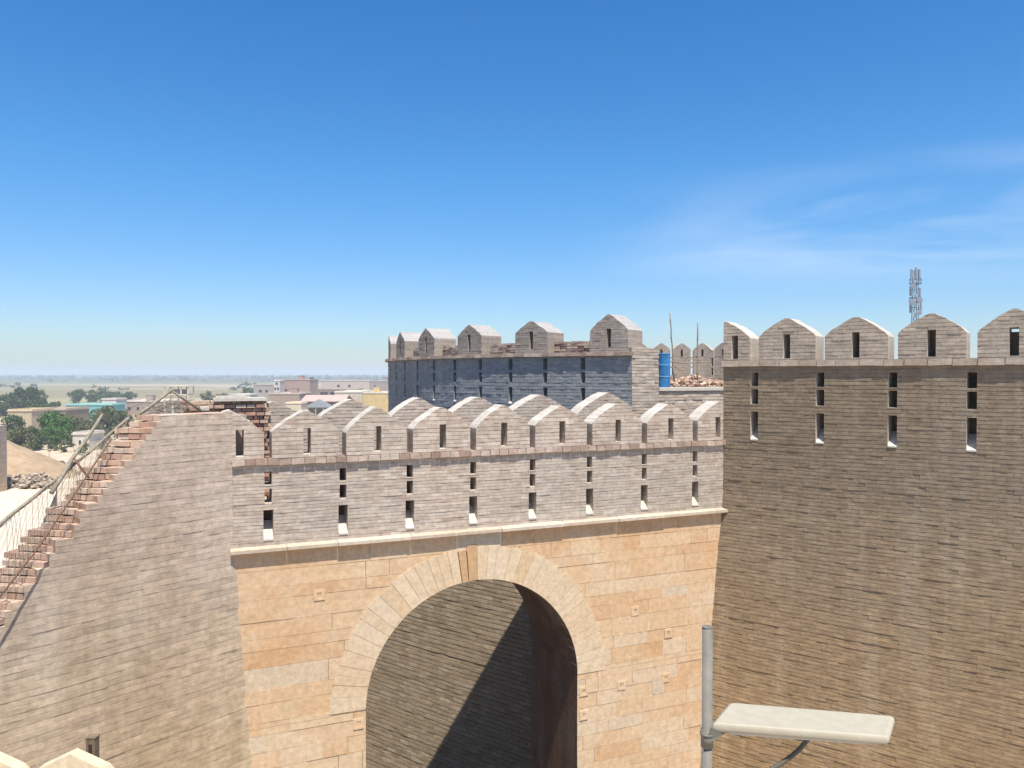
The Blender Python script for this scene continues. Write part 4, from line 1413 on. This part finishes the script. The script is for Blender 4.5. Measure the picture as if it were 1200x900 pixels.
f0 = [(g0.x, gY - 1, zb_ - 0.8), (g1.x, gY - 1, zb_ - 0.8), (g1.x, gY - 1, zb_), ((g0.x + g1.x) / 2, gY - 1, zk), (g0.x, gY - 1, zb_)]
f1 = [(x, y + 2.1, z) for x, y, z in f0]
mb.quad(f0); mb.quad(f1[::-1])
for i in range(5): mb.quad([f0[(i + 1) % 5], f0[i], f1[i], f1[(i + 1) % 5]])
mb.build('gable', wall_mat('gable_grey', (0.30, 0.30, 0.32)), gh)
for u in (353, 361, 370, 379, 387):
    p = at(u, 470, gY - 0.6)
    mb = MB(); mb.box(p.x - 0.2, p.x + 0.2, gY - 0.8, gY - 0.4, GROUND, zb_ - 0.81); mb.build('verandah_post', wall_mat('post_wall', (0.4, 0.33, 0.26)), gh)

# canopy frame seen behind the A-frame
cY = 240
c0_, c1_ = at(191, 452, cY), at(221, 452, cY)
cp = empty('canopy', ((c0_.x + c1_.x) / 2, cY + 2, GROUND), 'two storey open frame with a pale flat canopy behind the A-frame', 'canopy')
mb = MB(); mb.box(c0_.x, c1_.x, cY, cY + 5, c0_.z - 0.25, c0_.z); mb.build('roof', M['slab'], cp)
mb = MB(); z1_ = at(0, 462, cY).z; mb.box(c0_.x, c1_.x - 0.5, cY, cY + 5, z1_ - 0.3, z1_); mb.build('deck', M['slab'], cp)
for q in (0.04, 0.35, 0.68, 0.95):
    x = c0_.x + (c1_.x - c0_.x) * q
    for yy in (cY + 0.3, cY + 4.5):
        mb = MB(); mb.box(x - 0.18, x + 0.18, yy, yy + 0.35, GROUND, z1_ - 0.31); mb.box(x - 0.15, x + 0.15, yy, yy + 0.3, z1_ + 0.01, c0_.z - 0.26); mb.build('post', M['slab'], cp)
mb = MB(); mb.box(c0_.x + 2.2, c1_.x - 2.5, cY + 1.2, cY + 4.2, z1_ + 0.012, z1_ + 1.5); mb.build('cabin', wall_mat('cabin_wall', (0.2, 0.19, 0.18)), cp)

# tyres or pots by the hut
for (u, v, r_, lab) in ((47, 546, 0.42, 'leftmost of the dark round pots on the pale ground'), (70, 544, 0.6, 'largest dark round pot on the pale ground, left of the rail pole'), (82, 543, 0.5, 'dark round pot nearest the rail pole')):
    Y = 16 * F / (v - 438 + 3)
    c = at(u, 438, Y)
    mb = MB(); n = 18
    prof = [(0.55, 0), (0.85, 0.25), (1.0, 0.6), (0.9, 1.0), (0.62, 1.25), (0.7, 1.35), (0.6, 1.34), (0.5, 1.1), (0.01, 1.1)]
    for (p, q) in zip(prof, prof[1:]):
        for j in range(n):
            a0, a1 = 2 * math.pi * j / n, 2 * math.pi * (j + 1) / n
            mb.quad([(c.x + p[0] * r_ * 1.3 * math.cos(a0), c.y + p[0] * r_ * 1.3 * math.sin(a0), GROUND + p[1] * r_ * 1.2), (c.x + p[0] * r_ * 1.3 * math.cos(a1), c.y + p[0] * r_ * 1.3 * math.sin(a1), GROUND + p[1] * r_ * 1.2),
                     (c.x + q[0] * r_ * 1.3 * math.cos(a1), c.y + q[0] * r_ * 1.3 * math.sin(a1), GROUND + q[1] * r_ * 1.2), (c.x + q[0] * r_ * 1.3 * math.cos(a0), c.y + q[0] * r_ * 1.3 * math.sin(a0), GROUND + q[1] * r_ * 1.2)], 0, 0.5, True)
    o = mb.build('clay_pot', M['rust']); tag(o, lab, 'pot')
Yp = 130
c = at(57, 438, Yp)
mb = MB(); mb.tube([(c.x, c.y, GROUND), (c.x, c.y, at(0, 528, Yp).z)], 0.16, 0.12, 10); mb.tube([(c.x, c.y, at(0, 528, Yp).z), (c.x, c.y, at(0, 526.5, Yp).z)], 0.2, 0.2, 10)
o = mb.build('painted_post', M['red_brick']); tag(o, 'thin reddish post standing on the pale ground by the dark pots', 'post')

# ================================================================== trees
def leaf_cloud(mb, cx, cy, cz, rx, rz, n, size, rnd):
    """many small leaf faces spread through lumpy clumps"""
    nc = max(5, int(n / 60))
    cl = []
    for k in range(nc):
        a = rnd.random() * 2 * math.pi; q = rnd.random() ** 0.5
        zz = rnd.uniform(-1, 1)
        rad = math.sqrt(max(0.05, 1 - zz * zz)) * q
        cl.append((cx + rx * rad * math.cos(a) * 0.85, cy + rx * rad * math.sin(a) * 0.85, cz + rz * zz * 0.8, rnd.uniform(0.22, 0.42) * rx, rnd.random()))
    for k in range(n):
        c = rnd.choice(cl)
        d = Vector((rnd.gauss(0, 1), rnd.gauss(0, 1), rnd.gauss(0, 1))).normalized() * c[3] * rnd.random() ** 0.4
        p = Vector((c[0], c[1], c[2])) + Vector((d.x, d.y, d.z * 0.75))
        e = Euler((rnd.uniform(0, 6.3), rnd.uniform(0, 6.3), rnd.uniform(0, 6.3))).to_matrix()
        s = size * rnd.uniform(0.6, 1.3)
        mb.quad([p + e @ Vector(q) for q in ((-s, -s * 0.5, 0), (s * 0.3, -s * 0.6, 0), (s, 0, s * 0.2), (0, s * 0.7, 0))], 0, min(1, max(0, c[4] * 0.7 + rnd.random() * 0.3)))


def tree(label, u, vt, Y, wpx, mat, seed, name='tree', n=1500, squat=1.0, group='trees on the plain left of the rampart'):
    rnd = random.Random(seed)
    top = at(u, vt, Y)
    rx = wpx / 2 / F * Y
    H = top.z - GROUND
    o = empty(name, (top.x, Y, GROUND), label, 'tree', group)
    rzv = min(H * 0.42, rx * 0.95 * squat)
    cz = top.z - rzv
    mb = MB()
    mb.tube([(top.x, Y, GROUND - 0.1), (top.x + rnd.uniform(-.2, .2), Y, GROUND + (cz - GROUND) * 0.5), (top.x + rnd.uniform(-.3, .3), Y, cz)], 0.045 * H, 0.02 * H, 8)
    for k in range(6):
        a = rnd.random() * 6.3
        s = Vector((top.x, Y, GROUND + (cz - GROUND) * rnd.uniform(0.45, 0.95)))
        e = s + Vector((math.cos(a) * rx * 0.6, math.sin(a) * rx * 0.6, rzv * rnd.uniform(0.3, 0.9)))
        mb.tube([s, s.lerp(e, 0.5) + Vector((0, 0, 0.1 * H * rnd.uniform(-.3, .6))), e], 0.018 * H, 0.006 * H, 6)
    mb.build('trunk', M['bark'], o)
    mb = MB()
    leaf_cloud(mb, top.x, Y, cz, rx, rzv * 1.05, n, rx * 0.085, rnd)
    if cz - rzv * 1.0 > GROUND + 0.5 and squat >= 1.0:
        leaf_cloud(mb, top.x, Y, cz - rzv * 0.7, rx * 0.95, rzv * 0.6, n // 3, rx * 0.085, rnd)
    mb.build('crown', mat, o)
    return o

TR = [
    ('large bright green leafy tree in front of the brown mud house', 62, 484, 175, 42, 'leaf_b', 2600),
    ('small dark tree leaning at the foot of the bright green tree', 41, 502, 160, 24, 'leaf_a', 1200),
    ('dark tree in front of the tan mud house at the far left', 14, 487, 170, 36, 'leaf_a', 1700),
    ('olive tree below the dark tree at the far left', 20, 503, 150, 40, 'leaf_c', 1700),
    ('dull brown green tree right of the bright green tree', 88, 489, 180, 34, 'leaf_c', 1500),
    ('grey green tree behind the upper end of the rail pole', 128, 478, 205, 46, 'leaf_c', 2200),
    ('dark bushy tree between the tan house and the big dark crowns', 40, 470, 240, 30, 'leaf_a', 1300),
    ('green tree in the gap left of the white walled hut', 66, 500, 165, 26, 'leaf_b', 1200),
    ('olive bushy tree touching the left side of the white walled hut', 80, 503, 168, 20, 'leaf_c', 900),
    ('dull green tree behind the white walled hut and rail pole', 106, 492, 185, 30, 'leaf_c', 1300),
    ('broad dark tree crown, largest of the group behind the tan mud house', 28, 455, 300, 44, 'leaf_a', 2200),
    ('tall dark tree at the right end of the group behind the tan mud house', 48, 456, 320, 20, 'leaf_a', 1000),
    ('dark tree at the left edge behind the tan mud house', 2, 463, 290, 26, 'leaf_a', 1200),
    ('low dark tree between the tan house and the turquoise house roofs', 64, 471, 300, 26, 'leaf_a', 900),
    ('left tree of the dark row on the pale field beyond the turquoise house', 92, 457, 420, 22, 'leaf_a', 900),
    ('second tree of the dark row beyond the turquoise house', 106, 458, 430, 22, 'leaf_a', 900),
    ('middle tree of the dark row beyond the turquoise house', 120, 457, 425, 20, 'leaf_a', 900),
    ('fourth tree of the dark row, behind the white rooftop block', 135, 459, 430, 22, 'leaf_a', 900),
    ('right end tree of the dark row beyond the turquoise house', 150, 460, 440, 22, 'leaf_a', 900),
    ('pale green bushy tree right of the canopy frame', 246, 459, 330, 26, 'leaf_c', 1300),
    ('pale green tree just left of the white hut', 263, 460, 335, 20, 'leaf_c', 1000),
    ('dark distant tree behind the white hut', 288, 455, 420, 24, 'leaf_a', 900),
    ('dark distant tree left of the narrow white tower house', 306, 452, 480, 18, 'leaf_a', 700),
    ('lone tree on the skyline above the long brown shed', 366, 440.5, 620, 12, 'leaf_far', 600),
]
for k, (lab, u, vt, Y, wpx, mt, n) in enumerate(TR):
    tree(lab, u, vt, Y, wpx, M[mt], 200 + k, n=n)
# scrub round the far left houses
mb = MB()
rnd = random.Random(9)
for k in range(95):
    u = rnd.uniform(-10, 140); Y = rnd.uniform(150, 330)
    c = at(u, 438, Y)
    r_ = rnd.uniform(0.8, 2.4)
    leaf_cloud(mb, c.x, c.y, GROUND + r_ * 0.5, r_, r_ * 0.6, 160, r_ * 0.13, rnd)
o = mb.build('scrub', M['leaf_c']); tag(o, 'low olive scrub between the houses and trees on the left', 'scrub', kind='stuff')
# far belts of trees
mb = MB()
for k in range(1500):
    Y = rnd.choice([rnd.uniform(700, 1000) if rnd.random() < 0.3 else 5000, rnd.uniform(1500, 2200), rnd.uniform(1800, 4800), rnd.uniform(2000, 4800), rnd.uniform(2000, 4800), rnd.uniform(2600, 5600), rnd.uniform(2600, 5600)])
    u = rnd.uniform(-60, 480)
    if mnoise.noise(Vector((u * 0.02, Y * 0.004, 4))) < 0.1 and Y < 2000: continue
    c = at(u, 438, Y)
    r_ = rnd.uniform(2.5, 5.0) * (1 if Y < 2000 else 1.5)
    if Y > 1700: r_ *= 1.2
    leaf_cloud(mb, c.x, c.y, GROUND + r_ * 0.55, r_ * rnd.uniform(1, 2.2), r_ * 0.6, 46, r_ * 0.34, rnd)
o = mb.build('far_woods', M['leaf_far']); tag(o, 'far belts of trees fading into the haze along the horizon', 'woods', kind='stuff')

# ================================================================== telecom mast
tY = 150
tb, tt = at(1072, 438, tY), at(1073.5, 317, tY)
mast = empty('telecom_mast', (tb.x, tY, GROUND), 'pale lattice telecom mast with round antennas behind the right bastion', 'mast')
mb = MB()
hw = 0.5
lv = [GROUND + (tt.z - GROUND) * i / 20 for i in range(21)]
cs = [(-1, -1), (1, -1), (1, 1), (-1, 1)]
for (a, b) in cs:
    mb.tube([(tb.x + a * hw * 1.3, tY + b * hw * 1.3, GROUND), (tb.x + a * hw * 0.75, tY + b * hw * 0.75, tt.z)], 0.075, 0.06, 6)
for z0_, z1_ in zip(lv, lv[1:]):
    f0_, f1_ = [1.3 - 0.55 * (z - GROUND) / (tt.z - GROUND) for z in (z0_, z1_)]
    for i in range(4):
        a, b = cs[i], cs[(i + 1) % 4]
        mb.tube([(tb.x + a[0] * hw * f0_, tY + a[1] * hw * f0_, z0_), (tb.x + b[0] * hw * f1_, tY + b[1] * hw * f1_, z1_)], 0.035, n=4)
        mb.tube([(tb.x + a[0] * hw * f1_, tY + a[1] * hw * f1_, z1_), (tb.x + b[0] * hw * f1_, tY + b[1] * hw * f1_, z1_)], 0.035, n=4)
mb.build('lattice', M['steel'], mast)
def ringpart(cx, cz, r_, ry):
    mb = MB()
    pts = [(cx + r_ * math.cos(2 * math.pi * i / 20), tY + ry * math.sin(2 * math.pi * i / 20), cz) for i in range(21)]
    mb.tube(pts, 0.06, n=5, cap=False)
    mb.tube([(x, y, z + 0.9) for x, y, z in pts], 0.06, n=5, cap=False)
    for i in range(0, 20, 2):
        mb.tube([pts[i], (pts[i][0], pts[i][1], pts[i][2] + 0.9)], 0.04, n=4)
    for i in range(0, 20, 5):
        mb.tube([pts[i], (tb.x, tY, cz)], 0.05, n=4)
    mb.build('platform_rail', M['steel'], mast)
ringpart(tb.x, tt.z - 2.6, 1.05, 1.05)
ringpart(tb.x, tt.z - 6.2, 1.05, 1.05)
for (du, v, s) in ((-5, 322, 2.2), (4.5, 322, 2.2), (0.5, 320, 2.2), (-6, 341, 1.9), (5, 343, 1.9), (-6.2, 360, 2.2), (6, 362, 2.2)):
    p = at(1073 + du, v, tY - 0.5)
    mb = MB(); mb.box(p.x - 0.16, p.x + 0.16, p.y - 0.1, p.y + 0.1, p.z - s / 2, p.z + s / 2); mb.tube([(p.x, p.y + 0.15, p.z), (tb.x, tY, p.z)], 0.05, n=5)
    mb.build('panel_antenna', M['dish'], mast)
for (du, v, r_) in ((-4.5, 354, 0.62), (4.5, 352, 0.6), (3.5, 366, 0.6), (-3, 335, 0.5)):
    p = at(1073 + du, v, tY - 1.1)
    mb = MB(); n = 18
    pr = [(0.0, 0.28), (r_ * 0.5, 0.2), (r_ * 0.85, 0.06), (r_, -0.05), (r_ * 0.98, -0.12), (0, -0.16)]
    for (q0, q1) in zip(pr, pr[1:]):
        for j in range(n):
            a0, a1 = 2 * math.pi * j / n, 2 * math.pi * (j + 1) / n
            mb.quad([(p.x + q0[0] * math.cos(a0), p.y + q0[1], p.z + q0[0] * math.sin(a0)), (p.x + q0[0] * math.cos(a1), p.y + q0[1], p.z + q0[0] * math.sin(a1)),
                     (p.x + q1[0] * math.cos(a1), p.y + q1[1], p.z + q1[0] * math.sin(a1)), (p.x + q1[0] * math.cos(a0), p.y + q1[1], p.z + q1[0] * math.sin(a0))], 0, 0.5, True)
    mb.tube([(p.x, p.y + 0.25, p.z), (tb.x, tY, p.z)], 0.05, n=5)
    mb.build('dish_antenna', M['dish'], mast)

# ================================================================== haze
mb = MB()
mb.box(-7100, 7100, -7100, 7100, GROUND - 1.0, 26.0)
hz = mb.build('haze', None) if False else None
me = bpy.data.meshes.new('haze'); me.from_pydata(mb.v, [], mb.f); me.update()
hz = bpy.data.objects.new('haze', me); COL.objects.link(hz)
hm = bpy.data.materials.new('haze'); hm.use_nodes = True
for n_ in list(hm.node_tree.nodes): hm.node_tree.nodes.remove(n_)
ho = hm.node_tree.nodes.new('ShaderNodeOutputMaterial')
pv = hm.node_tree.nodes.new('ShaderNodeVolumePrincipled')
pv.inputs['Color'].default_value = (0.80, 0.88, 0.96, 1)
pv.inputs['Density'].default_value = 0.0004
pv.inputs['Anisotropy'].default_value = 0.0
hm.node_tree.links.new(pv.outputs[0], ho.inputs['Volume'])
me.materials.append(hm)
tag(hz, 'pale heat haze over the plain', 'haze', kind='stuff')
